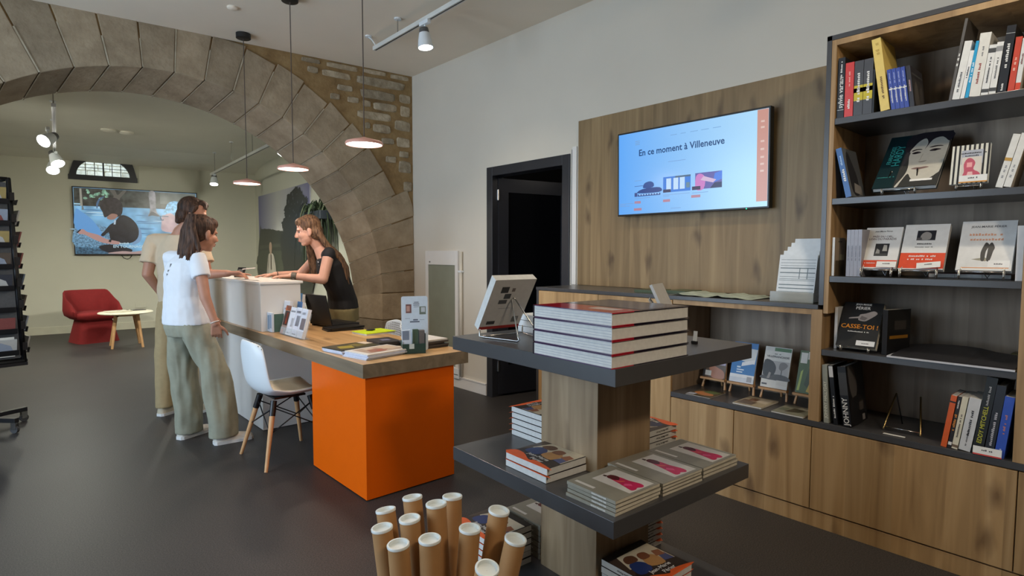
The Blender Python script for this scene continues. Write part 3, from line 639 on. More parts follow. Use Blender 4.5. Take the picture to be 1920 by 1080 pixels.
white_cover('white book with a red band and small dark portrait, left of the three on stands', .992, .838, .222, 3.125, [((.34, .3, .72, .6), (44, 44, 46)), ([(.36, .3), (.5, .3), (.48, .44), (.4, .48)], (150, 148, 142)), ([(.55, .42), (.68, .42), (.66, .56), (.57, .57)], (170, 168, 160)), ([(.34, .3), (.72, .3), (.7, .36), (.36, .36)], (74, 74, 72))],
            [('Jean-Marie Périer', .5, .9, .0105, BK), ('PRÈS DU CIEL,', .5, .77, .014, (90, 66, 66)), ('LOIN DU PARADIS', .5, .71, .014, (90, 66, 66)), ('#10', .28, .13, .008, WH)], 1, t=.022)
white_cover('white book with a wide red band and dark photo, middle of the three on stands', .828, .656, .232, 3.122, [((.3, .64, .72, .86), (40, 40, 46)), ([(.4, .66), (.6, .66), (.62, .78), (.5, .83), (.4, .77)], (150, 146, 142)), ((.3, .64, .42, .7), (84, 80, 80))],
            [('#9', .5, .56, .011, BK), ('#16', .5, .49, .0075, (90, 90, 90)), ('#15', .5, .29, .012, WH), ('#14', .46, .22, .012, WH)], 2, t=.024)
white_cover('large white book with two walking figures, right of the three on stands', .612, .425, .24, 3.12, [([(.26, .22), (.52, .18), (.6, .22), (.5, .26)], (150, 146, 128)), ([(.44, .2), (.5, .2), (.51, .38), (.56, .5), (.5, .56), (.46, .5), (.42, .36)], (62, 60, 58)), ([(.54, .2), (.6, .2), (.64, .38), (.66, .46), (.6, .56), (.55, .5), (.54, .38)], (62, 60, 58)), ((.1, .045, .95, .06), (222, 150, 80)), ((.58, .07, .96, .2), (236, 236, 234))],
            [('JEAN-MARIE PÉRIER', .5, .88, .014, (70, 70, 74)), ('#12', .5, .72, .018, (214, 160, 130)), ('#11', .5, .62, .018, (214, 160, 130)), ('#6', .78, .13, .01, (100, 100, 100))], 0, t=.022)
tag_card('white price card on the left white book of the third shelf', (3.113, .915, Z3 + .047), (0, -1, 0), (.5, 0, 1), .08, .03, None, '#6')
tag_card('white price card slanting on the middle white book of the third shelf', (3.108, .752, Z3 + .043), (0, -1, .1), (.5, 0, 1), .09, .028, None, '#6')
wire_stand('wire stand under the left white book with the red band', .975, .85, 3.108, Z3, lip=.042)
wire_stand('wire stand under the middle white book with the wide red band', .815, .675, 3.106, Z3, lip=.042)
wire_stand('wire stand under the large white book with two figures', .595, .445, 3.104, Z3, lip=.042)
for i in range(3):
    y = .70 - i * .10
    book('dark red book lying flat behind the stands on the third shelf, %s' % ('left', 'middle', 'right')[i], .1, .14, .018, (3.31, y + .05, Z3), (0, -1, 0), (1, 0, 0), (110, 34, 38), group='red books behind the stands')
spine_book('pale book standing at the right end of the third shelf', .410, .388, Z3, .225, (206, 208, 210), depth=.16, x=3.11)

# -- fourth shelf
Z4 = SH[3] + .001
display_book('black paperback with a pointing hand and orange title on the fourth shelf', 1.078, .903, Z4 + .026, .238, 3.11, .5, t=.026, pages=PAPERC, cover=(22, 22, 24), art=[([(.2, .62), (.42, .64), (.44, .6), (.6, .58), (.72, .64), (.88, .76), (.78, .82), (.6, .76), (.46, .73), (.42, .68), (.22, .65)], (168, 158, 154)), ([(.46, .62), (.6, .6), (.66, .66), (.5, .7)], (120, 112, 110)), ((.5, .04, .96, .15), (226, 228, 230))],
    texts=[('JEAN-MARIE', .5, .955, .013, WH), ('PÉRIER', .5, .87, .022, WH), ('CASSE-TOI !', .5, .45, .031, (240, 150, 30)), ('#18', .5, .34, .009, WH), ('#6', .73, .09, .009, (90, 90, 90))], back=(230, 230, 226))
wire_stand('wire stand under the black paperback with the pointing hand', 1.05, .93, 3.105, Z4, lip=.03)
book('second copy of the black paperback standing turned sideways behind the first', .17, .214, .024, (3.14, .885, Z4), (.95, -.3, 0), (0, 0, 1), (24, 24, 26), art=[((.1, .35, .9, .42), (150, 104, 30)), ((.3, .55, .8, .75), (60, 56, 54))], pages=PAPERC)
spine_book('white paperback standing in the left corner of the fourth shelf', 1.103, 1.09, Z4, .21, (224, 226, 228), depth=.14, x=3.16)
for i in range(2):
    t = thing('print_sheet', ('large dark folder lying on the fourth shelf, upper one', 'large white board lying on the fourth shelf under the dark folder')[i], 'folder', (3.075, .39, Z4 + (.0085 if i == 0 else 0)))
    if i: B((0, 0, 0), (.33, .455, .008)).build('board', ink(206, 208, 214), t)
    else:
        n = 8; R = []
        for k in range(n + 1):
            y = .44 * k / n; zz = .004 + .022 * math.sin(PI * min(1, max(0, (k - .3) / n)) * .95) * (.6 if k < 3 else 1); R.append([(.004 + .0, y, .0), (.32, y, 0), (.32, y, zz + .012), (.02, y, .005)])
        MB().rings(R).build('folder', ink(44, 44, 48), t)
t = thing('spectacle_case', 'small olive case lying at the right end of the fourth shelf', 'case', (3.415, .425, Z4)); B((0, -.03, 0), (.09, .03, .03)).build('case', ink(96, 90, 50), t, bevel=.008)

# -- bottom shelf
Z5 = .548
spine_book('grey book at the left end of the bottom shelf with pale lettering', 1.113, 1.089, Z5, .292, (150, 152, 140), depth=.2, lean=-.06, x=3.09, stext=('JOHNNY HALLYDAY', .4, .02, (224, 224, 206)), group='books on the bottom shelf')
spine_book('black book with a white top between grey and photo-covered book', 1.066, 1.047, Z5, .295, (20, 20, 22), depth=.2, lean=-.12, x=3.09, stext=('#16', .3, .012, WH), sart=[(.8, .985, (206, 206, 206))], group='books on the bottom shelf')
spine_book('thick black book with a portrait cover leaning on the bottom shelf', 1.022, .985, Z5, .295, (18, 18, 20), depth=.23, lean=-.13, x=3.09, hard=True, stext=('JOHNNY', .25, .034, WH), art=[([(.12, .98), (.42, .95), (.55, .7), (.5, .5), (.3, .42), (.14, .6)], (92, 90, 88)), ([(.1, .4), (.55, .46), (.9, .3), (.9, .02), (.1, .02)], (30, 30, 32)), ((.58, .2, .82, .34), (84, 80, 76)), ((.7, .02, .86, .12), (150, 150, 150))], sart=[(.52, .9, (58, 58, 58))], group='books on the bottom shelf')
t = thing('display_stand', 'empty brass wire stand in the middle of the bottom shelf', 'stand', (3.2, .80, Z5))
for s in (-1, 1):
    m = MB(); m.tube([(-.02, s * .075, .004), (-.016, s * .075, .012), (.07, s * .05, .168)], .0038, 8); m.build('side_wire', BRASS, t, smooth=True)
    m = MB(); m.tube([(.07, s * .05, .168), (.15, s * .04, .004)], .003, 8); m.build('rear_wire', BLACK, t, smooth=True)
m = MB(); m.tube([(-.013, -.075, .016), (-.013, .075, .016)], .0028, 8); m.build('cross_wire', CHROME, t, smooth=True)
tag_card('blank white label lying on the bottom shelf before the empty stand', (3.105, .856, Z5 + .001), (0, -1, 0), (1, 0, .02), .088, .016, None)
G5 = 'books leaning at the right of the bottom shelf'
for a, b, h, dp, col, ln, lab, kw in [
    (.629, .608, .235, .16, (222, 96, 34), .13, 'orange paperback, first of the leaning books on the bottom shelf', dict(sart=[(.86, .89, BK)])),
    (.605, .592, .235, .16, (38, 34, 34), .13, 'dark paperback with orange lettering beside the orange one', dict(stext=[('#10', .5, .013, (220, 140, 50)), ('#8', .85, .008, WH)], sart=[(.06, .12, WH)])),
    (.590, .569, .235, .16, (226, 220, 196), .13, 'cream paperback on the bottom shelf beside the thick white book', dict(stext=('#20', .45, .009, (70, 60, 50)), sart=[(.03, .08, (120, 100, 80))])),
    (.565, .524, .235, .17, (214, 216, 218), .13, 'thick white book with dark lettering on the bottom shelf', dict(stext=[('#15', .55, .014, (60, 60, 64)), ('#14', .25, .009, (90, 90, 90))])),
    (.520, .483, .335, .22, (32, 34, 34), .12, 'tall black book with yellow-green lettering on the bottom shelf', dict(stext=[('EDDY MITCHELL', .38, .022, (196, 196, 60)), ('#13', .75, .012, (170, 170, 170))], hard=True)),
    (.479, .449, .305, .22, (40, 44, 52), .11, 'tall dark slate book between the black and the blue one', dict(stext=[('#19', .4, .014, (190, 190, 196))], hard=True)),
    (.445, .413, .263, .18, (52, 88, 190), .1, 'bright blue book at the right end of the bottom shelf', dict(stext=[('#12', .55, .012, (196, 130, 120)), ('#5', .1, .01, (200, 210, 240))]))]:
    spine_book(lab, a, b, Z5, h, col, depth=dp, lean=ln, group=G5, **kw)
tag_card('white price card with red edge leaning on the tall dark books', (3.078, .513, Z5 + .002), (0, -1, 0), (.12, 0, 1), .095, .036, (206, 60, 50), '#6')

# ---- niche: little wooden easels with booklets, flat booklets in front
def mini_easel(label, yc, x, z, w_=.165):
    t = thing('mini_easel', label, 'easel', (x, yc, z), group='little wooden easels in the niche')
    for s in (-1, 1):
        m = MB(); T = TR(0, s * w_ * .46, 0, rx=s * .12) @ Matrix.Rotation(.28, 4, 'Y'); m.box((-.006, -.005, 0), (.006, .005, .21), T=T); m.build('leg', BEECH, t)
    B((-.022, -w_ / 2, .055), (.012, w_ / 2, .068)).build('ledge', BEECH, t, bevel=.001)
    m = MB(); m.box((-.005, -.005, 0), (.005, .005, .2), T=TR(.11, 0, 0) @ Matrix.Rotation(-.25, 4, 'Y')); m.build('rear_leg', BEECH, t)
    return t
nx = 3.355
for yc, lab in ((1.865, 'leftmost little wooden easel, partly under the display stand'), (1.682, 'little wooden easel carrying the blue and white booklet'), (1.487, 'little wooden easel carrying the white booklet with the bare tree'), (1.29, 'little wooden easel partly hidden by the oak post')): mini_easel(lab, yc, nx, Z5 - .0005)
def niche_book(label, yl, yr, h, **k): return display_book(label, yl, yr, Z5 + .07, h, nx - .012, .28, t=.012, **k)
niche_book('brown landscape booklet on the leftmost little easel', 1.935, 1.79, .21, cover=(96, 78, 62), art=[((0, .5, 1, 1), (96, 104, 72)), ([(.2, .4), (.7, .3), (.95, .2), (.95, 0), (.45, 0), (.3, .2)], (176, 120, 92)), ((.1, .05, .38, .2), (206, 206, 200)), ((.55, .4, .98, .62), (180, 170, 196)), ((.0, .0, .1, .6), (40, 36, 34)), ([(.25, .45), (.5, .6), (.6, .45), (.45, .35)], (190, 126, 100))])
niche_book('blue and white booklet on the second little easel', 1.757, 1.606, .245, cover=(36, 118, 186), art=[((0, .0, 1, .12), (214, 220, 228)), ((0, .12, 1, .2), (236, 238, 240)), ([(.25, .56), (.95, .48), (1, .85), (.35, .88)], (206, 212, 214)), ([(.42, .4), (.95, .5), (.96, .6), (.44, .5)], (228, 232, 236)), ((.72, .03, .92, .16), (170, 170, 174)), ((.25, .36, .4, .4), (210, 226, 240)), ((.25, .3, .55, .33), (210, 226, 240)), ((.25, .24, .5, .27), (210, 226, 240))], texts=[('#12', .4, .92, .012, WH)])
niche_book('white booklet with a bare tree photo on the third little easel', 1.562, 1.408, .24, cover=(218, 218, 212), art=[((.02, .2, .98, .66), (176, 174, 172)), ([(.02, .2), (.98, .2), (.98, .3), (.6, .34), (.02, .28)], (70, 68, 66)), ([(.04, .3), (.4, .3), (.5, .44), (.46, .56), (.3, .66), (.04, .66)], (44, 44, 44)), ([(.7, .28), (.73, .28), (.735, .6), (.705, .6)], (50, 48, 46)), ([(.6, .5), (.7, .44), (.85, .5), (.92, .58), (.8, .64), (.64, .62)], (120, 116, 114)), ((.06, .9, .36, .985), (206, 206, 200)), ((.36, .9, .98, .985), (60, 110, 62)), ((.04, .06, .24, .1), (70, 70, 74)), ((.58, .08, .98, .2), (212, 210, 202)), ([(.2, .22), (.3, .22), (.34, .36), (.26, .38)], (150, 146, 140))],
    texts=[('#7', .5, .83, .009, (90, 90, 90)), ('VILLEFRANCHOIS', .52, .76, .0165, (50, 50, 54))])
niche_book('green plant booklet on the easel beside the oak post', 1.362, 1.22, .24, cover=(70, 96, 48), art=[([(.05, .05), (.14, .05), (.2, .55), (.12, .5)], (170, 190, 90)), ([(.3, .2), (.5, .1), (.6, .4), (.4, .6)], (52, 70, 34)), ((.05, .7, .3, .95), (222, 222, 216)), ((.32, .8, .5, .98), (214, 216, 210)), ([(.4, .05), (.7, .0), (.8, .3), (.55, .35)], (200, 170, 60))])
def flat(label, O, U, w_, h_, t_, cover, art, **k):
    U = V(U); return book(label, w_, h_, t_, O, U, ZS.cross(U), cover, art=art, **k)
flat('brown picture booklet lying flat in the niche, nearest the tall cabinet', (3.09, 1.90, Z5), (0, -1, 0), .16, .19, .004, (84, 74, 58), [([(.1, .4), (.5, .2), (.9, .3), (.7, .6), (.3, .7)], (186, 122, 78)), ([(.3, .6), (.8, .5), (.95, .8), (.5, .95)], (96, 112, 70)), ((.0, .05, .3, .3), (170, 176, 190))])
flat('beige booklet lying flat in the middle of the niche', (3.092, 1.60, Z5), (0, -1, 0), .165, .215, .008, (168, 156, 130), [((.05, .1, .6, .6), (100, 82, 62)), ([(.3, .5), (.9, .4), (.9, .9), (.4, .9)], (188, 178, 160)), ((.2, .5, .5, .8), (116, 86, 66))])
flat('grey-green booklet lying flat beside the oak post', (3.08, 1.375, Z5), (0, -1, 0), .165, .2, .008, (128, 128, 112), [([(.3, .2), (.7, .3), (.8, .6), (.4, .7)], (66, 62, 50)), ((.5, .7, .95, .95), (170, 166, 150)), ((.05, .3, .3, .6), (96, 104, 84))])

# ---- on the console
book('thin green booklet lying at the back of the console', .15, .2, .018, (3.16, 2.34, 1.1405), (0, -1, 0), (1, 0, 0), (70, 84, 50), pages=ink(62, 76, 46), art=[((.0, .0, 1, .3), (40, 44, 34))])
book('second green booklet lying on the console beyond the small picture card', .15, .2, .018, (3.24, 2.16, 1.1405), (0, -1, 0), (1, 0, 0), (66, 80, 50), pages=ink(62, 76, 46))
t = thing('folded_map', 'pale green unfolded map lying on the console', 'map'); m = MB(); R = []
for i in range(13):
    y = 2.03 - .52 * i / 12; z = 1.1415 + (.009 if i % 3 == 1 else .002) + .004 * math.sin(i); R.append([(3.10 + .03 * (i % 2), y, z), (3.30, y, z + .004), (3.47 - .02 * (i % 3), y, z)])
vs = [p for r in R for p in r]; fs = []
for i in range(12):
    for j in range(2): fs.append((i * 3 + j, i * 3 + j + 1, i * 3 + j + 4, i * 3 + j + 3))
o = m.add(vs, fs).build('sheet', plain('map_print', (170, 180, 164), .6, var=.25, scale=22), t); so = o.modifiers.new('thickness', 'SOLIDIFY'); so.thickness = .0008
t = thing('leaflet_holder', 'clear holder with a stack of printed forms at the right end of the console', 'holder', (3.16, 1.31, 1.1405))
PL = plain('grey_acrylic', (170, 172, 164), .12, var=.02, alpha=.55)
B((-.03, -.112, 0), (-.026, .112, .055)).build('front_lip', PL, t); B((-.03, -.112, 0), (.1, .112, .004)).build('base', PL, t)
m = MB(); m.box((0, -.112, 0), (.004, .112, .22), T=TR(.03, 0, .0) @ Matrix.Rotation(.22, 4, 'Y')); m.build('back_plate', PL, t)
for i in range(5):
    Tm = TR(-.016 + i * .011, 0, .006) @ Matrix.Rotation(.2, 4, 'Y'); hh = .25 + i * .022; yy = -.002 * i
    o = MB().box((0, -.105 + yy, 0), (.0012, (.09 - i * .013), hh), T=Tm).build('form_sheet', ink(214, 220, 224), t)
    if i == 0:
        m = MB()
        for z in (.035, .05, .066, .085, .11, .118, .13, .15, .175, .19, .205, .222): m.quad([Tm @ V((-.0006, .08, z)), Tm @ V((-.0006, -.1, z)), Tm @ V((-.0006, -.1, z + (.005 if z in (.066, .085, .15, .175) else .002))), Tm @ V((-.0006, .08, z + (.005 if z in (.066, .085, .15, .175) else .002)))])
        for y in (-.02, -.06): m.quad([Tm @ V((-.0007, y, .12)), Tm @ V((-.0007, y - .004, .12)), Tm @ V((-.0007, y - .004, .18)), Tm @ V((-.0007, y, .18))])
        m.build('print', ink(110, 124, 130), o)
# ================================================================== display stand in the foreground
SA = math.radians(-2.65); SCN = V((1.797, 1.515, 0))
SX = V((math.cos(SA), math.sin(SA), 0)); SY = V((-math.sin(SA), math.cos(SA), 0))
ST1, ST2, ST3 = 1.05, .577, .104
t = thing('display_stand', 'three-tier square display stand with dark slabs on an oak column', 'display stand', SCN, SA)
for i, z in enumerate((ST1, ST2, ST3)): B((-.396, -.447, z - .056), (.396, .447, z)).build('shelf_slab', LAM, t, bevel=.0015)
for z0, z1 in ((ST3, ST2 - .056), (ST2, ST1 - .056)): B((-.155, -.155, z0), (.155, .155, z1)).build('column', OAKC, t, bevel=.0015)
B((-.34, -.38, 0), (.34, .38, ST3 - .056)).build('foot', BLACK, t)
def on(x, y, z): return V((x, y, z))
def stack(labels, O, U, w_, h_, t_, jit, group, maker):
    for i, lab in enumerate(labels):                      # bottom to top
        u = Matrix.Rotation(random.uniform(-jit, jit), 3, 'Z') @ V(U); o = V(O) + V((random.uniform(-1, 1) * jit * .06, random.uniform(-1, 1) * jit * .06, i * t_ + .0005 * i))
        maker(lab, o, u, w_, h_, t_ - .0016, group)
def below(n, what, where):
    names = { 2: ['lower', 'upper'], 3: ['lowest', 'middle', 'topmost'], 4: ['lowest', 'second from below', 'second from the top', 'topmost'], 5: ['lowest', 'second from below', 'middle', 'second from the top', 'topmost'],
             6: ['lowest', 'second from below', 'third from below', 'third from the top', 'second from the top', 'topmost']}[n]
    return ['%s %s, %s' % (what, where, k) for k in names]
# four big picture books on top
def artbook(lab, o, u, w_, h_, t_, g):
    b = book(lab, w_, h_, t_, o, u, ZS.cross(u), (34, 26, 44), hard=True, rough=.12, art=[((0, 0, 1, .34), (168, 36, 52)), ((.55, .16, .85, .30), (206, 196, 196)), ((.04, .4, .96, .96), (58, 60, 84))], group=g)
    m = MB(); e = .0003
    for z in (0, t_ - .0022): m.box((w_ * .995, -e, z - e), (w_ + e, h_ * .26, z + .0022 + e)); None
    m.build('cover_edge', ink(178, 32, 50, rough=.15), b)
    m = MB()
    for z in (0, t_ - .0022): m.box((.01, -e, z - e), (w_ * .99, .004, z + .0022 + e))
    m.build('board_edge', ink(70, 44, 84, rough=.2), b)
    for z in (.010, .018, .027): B((.01, -.0001 + .004, z), (w_ - .006, .0041, z + .0012)).build('page_tint', ink(150, 156, 170), b)
stack(below(4, 'large picture book', 'on top of the display stand'), (1.383, 1.450, ST1 + .0005), -SY, .36, .392, .0425, .004, 'large picture books on the display stand', artbook)
# book on a wire easel, seen from behind
def easel_wire(label, O, rz, w_=.11):
    t = thing('display_stand', label, 'stand', O, rz)
    ap = V((.0, -.062, .165))
    for s_ in (-1, 1):
        foot = V((s_ * w_ * .5, -.175, .004)); m = MB(); m.tube([(s_ * w_, .024, .036), (s_ * w_, .026, .006), (s_ * w_ * .96, .012, .004), foot + V((0, .012, 0)), foot + V((0, 0, .004)), foot + V((-s_ * .002, .012, .016)), ap + V((s_ * .01, 0, -.008)), ap], .0032, 8); m.build('bent_wire', CHROME, t, smooth=True)
    m = MB(); m.tube([(-w_, .02, .005), (w_, .02, .005)], .003, 8); m.build('cross_wire', CHROME, t, smooth=True)
    return t
def leaning(label, x0, y, z, w_, h_, t_, lean, rz, cover, back, decals):
    N = V((0, math.cos(lean), math.sin(lean))); Vv = V((0, -math.sin(lean), math.cos(lean))); U = V((-1, 0, 0))
    R = Matrix.Rotation(rz, 3, 'Z'); b = book(label, w_, h_, t_, (x0, y, z), R @ U, R @ Vv, cover, back=back)
    m = MB()
    for (u0, v0, u1, v1), c in decals: m.quad([(u0 * w_, v0 * h_, -.0004), (u0 * w_, v1 * h_, -.0004), (u1 * w_, v1 * h_, -.0004), (u1 * w_, v0 * h_, -.0004)], ink(*c))
    m.build('back_cover_print', None, b); return b
leaning('white paperback on a wire easel seen from behind on the display stand', 1.685, 1.862, ST1 + .03, .205, .25, .034, .56, -.10, (214, 212, 208), (202, 200, 196), [((.0, 0, 1, .06), (160, 40, 34)), ((.5, .62, .66, .72), (70, 70, 70)), ((.6, .74, .78, .86), (60, 60, 60)), ((.44, .76, .52, .83), (120, 110, 106)), ((.55, .52, .75, .6), (84, 84, 84)), ((.4, .42, .7, .43), (150, 150, 150)), ((.66, .1, .86, .17), (64, 64, 64)), ((.1, .12, .26, .24), (120, 120, 118)), ((.12, .14, .24, .22), (196, 194, 190))])
easel_wire('bent wire easel behind the white paperback on the display stand', (1.588, 1.835, ST1), -.1)
stack(below(3, 'white paperback', 'behind the wire easel on the display stand'), (1.735, 1.915, ST1 + .0005), SX, .2, .15, .026, .01, 'white paperbacks on the display stand top',
      lambda lab, o, u, a, b, c, g: book(lab, a, b, c, o - SY * .15, u, ZS.cross(u), (228, 230, 230), group=g))
book('small grey booklet leaning on an easel behind the big picture books', .15, .19, .012, (2.02, 1.325, ST1 + .045), (.95, .3, 0), (-.1, .42, .9), (188, 186, 182), back=(176, 176, 174))
easel_wire('bent wire easel carrying the small grey booklet behind the picture books', (1.995, 1.47, ST1), .25, .05)
t = thing('card_clip', 'small white tag in a black clip on the display stand top', 'tag', (2.0, 1.195, ST1)); B((-.006, -.012, 0), (.006, .012, .012)).build('clip', BLACK, t, bevel=.002); B((-.001, -.008, .008), (.001, .008, .05), T=Matrix.Rotation(.15, 4, 'Y')).build('card', WPLAST, t)
# paperbacks on the middle tier
PERART = [((0, 0, 1, .86), (44, 34, 34)), ([(.0, .0), (1, .0), (1, .05), (.62, .12), (.5, .06), (.22, .2), (0, .2)], (226, 96, 40)), ([(.0, .3), (.3, .62), (.5, .86), (0, .86)], (70, 56, 48)), ([(.1, .5), (.98, .3), (.98, .86), (.2, .86)], (206, 196, 172)), ([(.12, .3), (.4, .3), (.45, .5), (.3, .62), (.15, .55)], (40, 60, 116)),
          ([(.2, .62), (.42, .6), (.46, .74), (.34, .8), (.22, .74)], (96, 62, 44)), ([(.46, .36), (.74, .3), (.78, .52), (.68, .62), (.5, .58)], (190, 140, 84)), ([(.5, .56), (.68, .56), (.7, .7), (.58, .74), (.5, .68)], (128, 78, 54)), ([(.76, .34), (.96, .3), (.96, .5), (.82, .52)], (74, 84, 130)), ([(.76, .5), (.94, .46), (.96, .62), (.82, .66)], (150, 92, 62)), ((0, .87, 1, 1), (24, 22, 22))]
def perier(lab, o, u, w_, h_, t_, g):
    b = book(lab, w_, h_, t_, o, u, ZS.cross(u), (30, 28, 30), spine=(206, 206, 200), art=PERART, texts=[('Jean-Marie', .52, .25, .026, WH), ('Périer', .6, .14, .026, WH)], stext=('Jean-Marie Périer', .5, .012, (60, 60, 60)), group=g)
    e = .0004; ct = .0012; MB().box((-e, -e, t_ - ct), (w_ + e, .001, t_ + e)).build('cover_edge', ink(224, 84, 40), b)
def pinkbook(lab, o, u, w_, h_, t_, g):
    book(lab, w_, h_, t_, o, u, ZS.cross(u), (140, 136, 122), pages=PAPERC, spine=(150, 146, 132), art=[((.36, .05, .92, .82), (206, 202, 194)), ([(.58, .7), (.55, .56), (.52, .4), (.48, .22), (.46, .1), (.54, .08), (.6, .11), (.67, .07), (.74, .1), (.76, .2), (.72, .38), (.72, .54), (.67, .7)], (196, 40, 88)), ([(.57, .7), (.56, .58), (.61, .5), (.67, .52), (.72, .6), (.68, .72)], (84, 18, 34)), ([(.56, .5), (.6, .46), (.66, .4), (.62, .4), (.57, .44)], (224, 110, 80)), ([(.5, .3), (.58, .34), (.64, .26), (.6, .2)], (224, 84, 130)), ((.08, .52, .14, .92), (214, 210, 202)), ([(.56, .72), (.62, .72), (.61, .79), (.57, .79)], (60, 40, 40))],
         stext=[('#13', .32, .009, (228, 226, 220))], group=g)
z2 = ST2 + .0005
# cover text of the front-left pair runs towards the camera
stack(below(2, 'group-photo paperback', 'left front of the middle tier'), (1.446, 1.664, z2), -SY, .232, .235, .0272, .01, 'group photo paperbacks', perier)
stack(below(5, 'group-photo paperback', 'behind the column, middle tier'), (1.955, 1.93, z2), -SX, .235, .215, .0258, .006, 'group photo paperbacks', perier)
stack(below(3, 'orange-edged paperback', 'right of the column, middle tier'), (2.195, 1.392, z2), SY, .22, .2, .0262, .006, 'group photo paperbacks', perier)
stack(below(4, 'pink-figure paperback', 'front corner stack of the middle tier'), (1.412, 1.105, z2), SX, .226, .214, .0126, .03, 'pink figure paperbacks', pinkbook)
stack(below(4, 'pink-figure paperback', 'middle stack of the middle tier'), (1.652, 1.094, z2), SX, .226, .25, .0112, .02, 'pink figure paperbacks', pinkbook)
stack(below(3, 'pink-figure paperback', 'right corner stack of the middle tier'), (1.898, 1.088, z2), SX, .226, .25, .0132, .02, 'pink figure paperbacks', pinkbook)
z3 = ST3 + .0005
stack(below(6, 'group-photo paperback', 'front of the column, lowest tier'), (1.632, 1.115, z3), SX, .23, .232, .0262, .01, 'group photo paperbacks', perier)
stack(below(5, 'orange-edged paperback', 'right of the column, lowest tier'), (2.17, 1.442, z3), SY, .22, .2, .0262, .006, 'group photo paperbacks', perier)
stack(below(6, 'group-photo paperback', 'behind the tubes, lowest tier'), (1.416, 1.96, z3), -SY, .235, .225, .0262, .012, 'group photo paperbacks', perier)
stack(below(6, 'pink-figure paperback', 'behind the column, lowest tier'), (1.668, 1.70, z3), SX, .226, .23, .0245, .015, 'pink figure paperbacks', pinkbook)

# ---- postal tubes in a dark bin
bc = V((.975, 1.435, 0))
t = thing('tube_bin', 'dark open bin holding the cardboard tubes', 'bin', bc)
m = MB(); m.lathe([(.25, 0), (.285, .16), (.28, .16), (.245, .008), (.001, .008)], 32, cap=False); m.lathe([(.25, 0), (.001, 0)], 32, cap=False); m.build('shell', BLACK, t, smooth=True, angle=40)
TUB = [((.922, 1.663, .559), 'cardboard tube with an oval-looking cap, left one of the back row'), ((.993, 1.613, .597), 'cardboard tube in the back row nearest the orange desk corner'), ((.997, 1.48, .618), 'cardboard tube with its cap highest among the front-middle ones, beside the back right tube'), ((1.092, 1.526, .6), 'cardboard tube leaning back right, rightmost of the back row'),
       ((.91, 1.495, .592), 'cardboard tube in the second row between the two left columns'), ((.846, 1.55, .564), 'leftmost cardboard tube of all'), ((.839, 1.442, .556), 'cardboard tube front left, in front of the leftmost one'), ((.908, 1.382, .572), 'cardboard tube in the middle of the front row with wide-open cap'),
       ((1.021, 1.338, .583), 'cardboard tube just left of the big tube leaning right'), ((1.115, 1.315, .617), 'big cardboard tube leaning right, tallest on the right'), ((1.095, 1.217, .572), 'rightmost cardboard tube in front of the display stand'), ((.94, 1.157, .567), 'nearest cardboard tube, cut by the bottom edge of the picture')]
CAPM = plain('white_tube_cap', (222, 228, 226), .35, var=.01)
bots = [V((bc.x + (q[0][0] - bc.x) * .45, bc.y + (q[0][1] - bc.y) * .45, .012)) for q in TUB]
for _ in range(200):                                       # let the lower ends settle side by side
    for i in range(len(bots)):
        for j in range(i):
            dd = bots[i] - bots[j]; L_ = dd.length
            if L_ < .067: dd = dd / max(L_, 1e-4) * (.067 - L_) * .5; bots[i] += dd; bots[j] -= dd
for (top, lab), bot in zip(TUB, bots):
    top = V(top); ax = (top - bot).normalized(); L = (top - bot).length
    T = Matrix.Translation(bot) @ ax.to_track_quat('Z', 'Y').to_matrix().to_4x4()
    t = thing('postal_tube', lab, 'tube', M=T, group='cardboard postal tubes in the bin'); r = .031
    m = MB(); m.lathe([(r, 0), (r, L - .004), (r - .002, L - .004), (r - .002, 0)], 32, cap=False); m.build('tube', KRAFT, t, smooth=True, angle=40)
    m = MB(); m.lathe([(r + .0015, L - .006), (r + .002, L), (r + .0005, L + .002), (r - .004, L + .002), (r - .0045, L - .001), (r - .006, L - .008), (.0005, L - .009)], 32, cap=False); m.build('cap', CAPM, t, smooth=True, angle=50)

# ================================================================== reception desk
DZT, DZB = .785, .705
t = thing('reception_desk', 'long oak-topped reception desk on an orange block', 'desk')
B((1.482, 2.905, DZB), (2.205, 6.3, DZT)).build('desk_top', OAKT, t, bevel=.002)
m = MB(); m.box((1.481, 2.904, DZB + .001), (1.4825, 6.3, DZT - .0015)).box((1.482, 2.9035, DZB + .001), (2.205, 2.9052, DZT - .0015)); m.build('desk_edge', wood('grey_oak_edge', (112, 98, 80), (138, 122, 100), (156, 140, 118), axis=1, across=2, plank=.5, knots=False), t)
B((1.505, 2.925, .006), (2.108, 3.66, DZB)).build('orange_block', ORANGE, t, bevel=.001)
B((1.53, 2.95, 0), (2.09, 3.64, .006)).build('foot', BLACK, t)
B((1.515, 4.65, .004), (2.1, 6.3, DZB)).build('white_base', WHITE, t, bevel=.001)
B((1.56, 3.665, .2), (1.58, 4.645, DZB)).build('cable_panel', plain('grey_panel', (120, 118, 118), .5), t) if False else None
t = thing('counter', 'white raised reception counter standing on the desk', 'counter')
B((1.513, 4.632, DZT), (1.825, 6.29, 1.152)).build('body', WHITE, t, bevel=.001)
B((1.498, 4.612, 1.1525), (1.84, 6.3, 1.172)).build('top', WHITE, t, bevel=.003)
CT = 1.1725
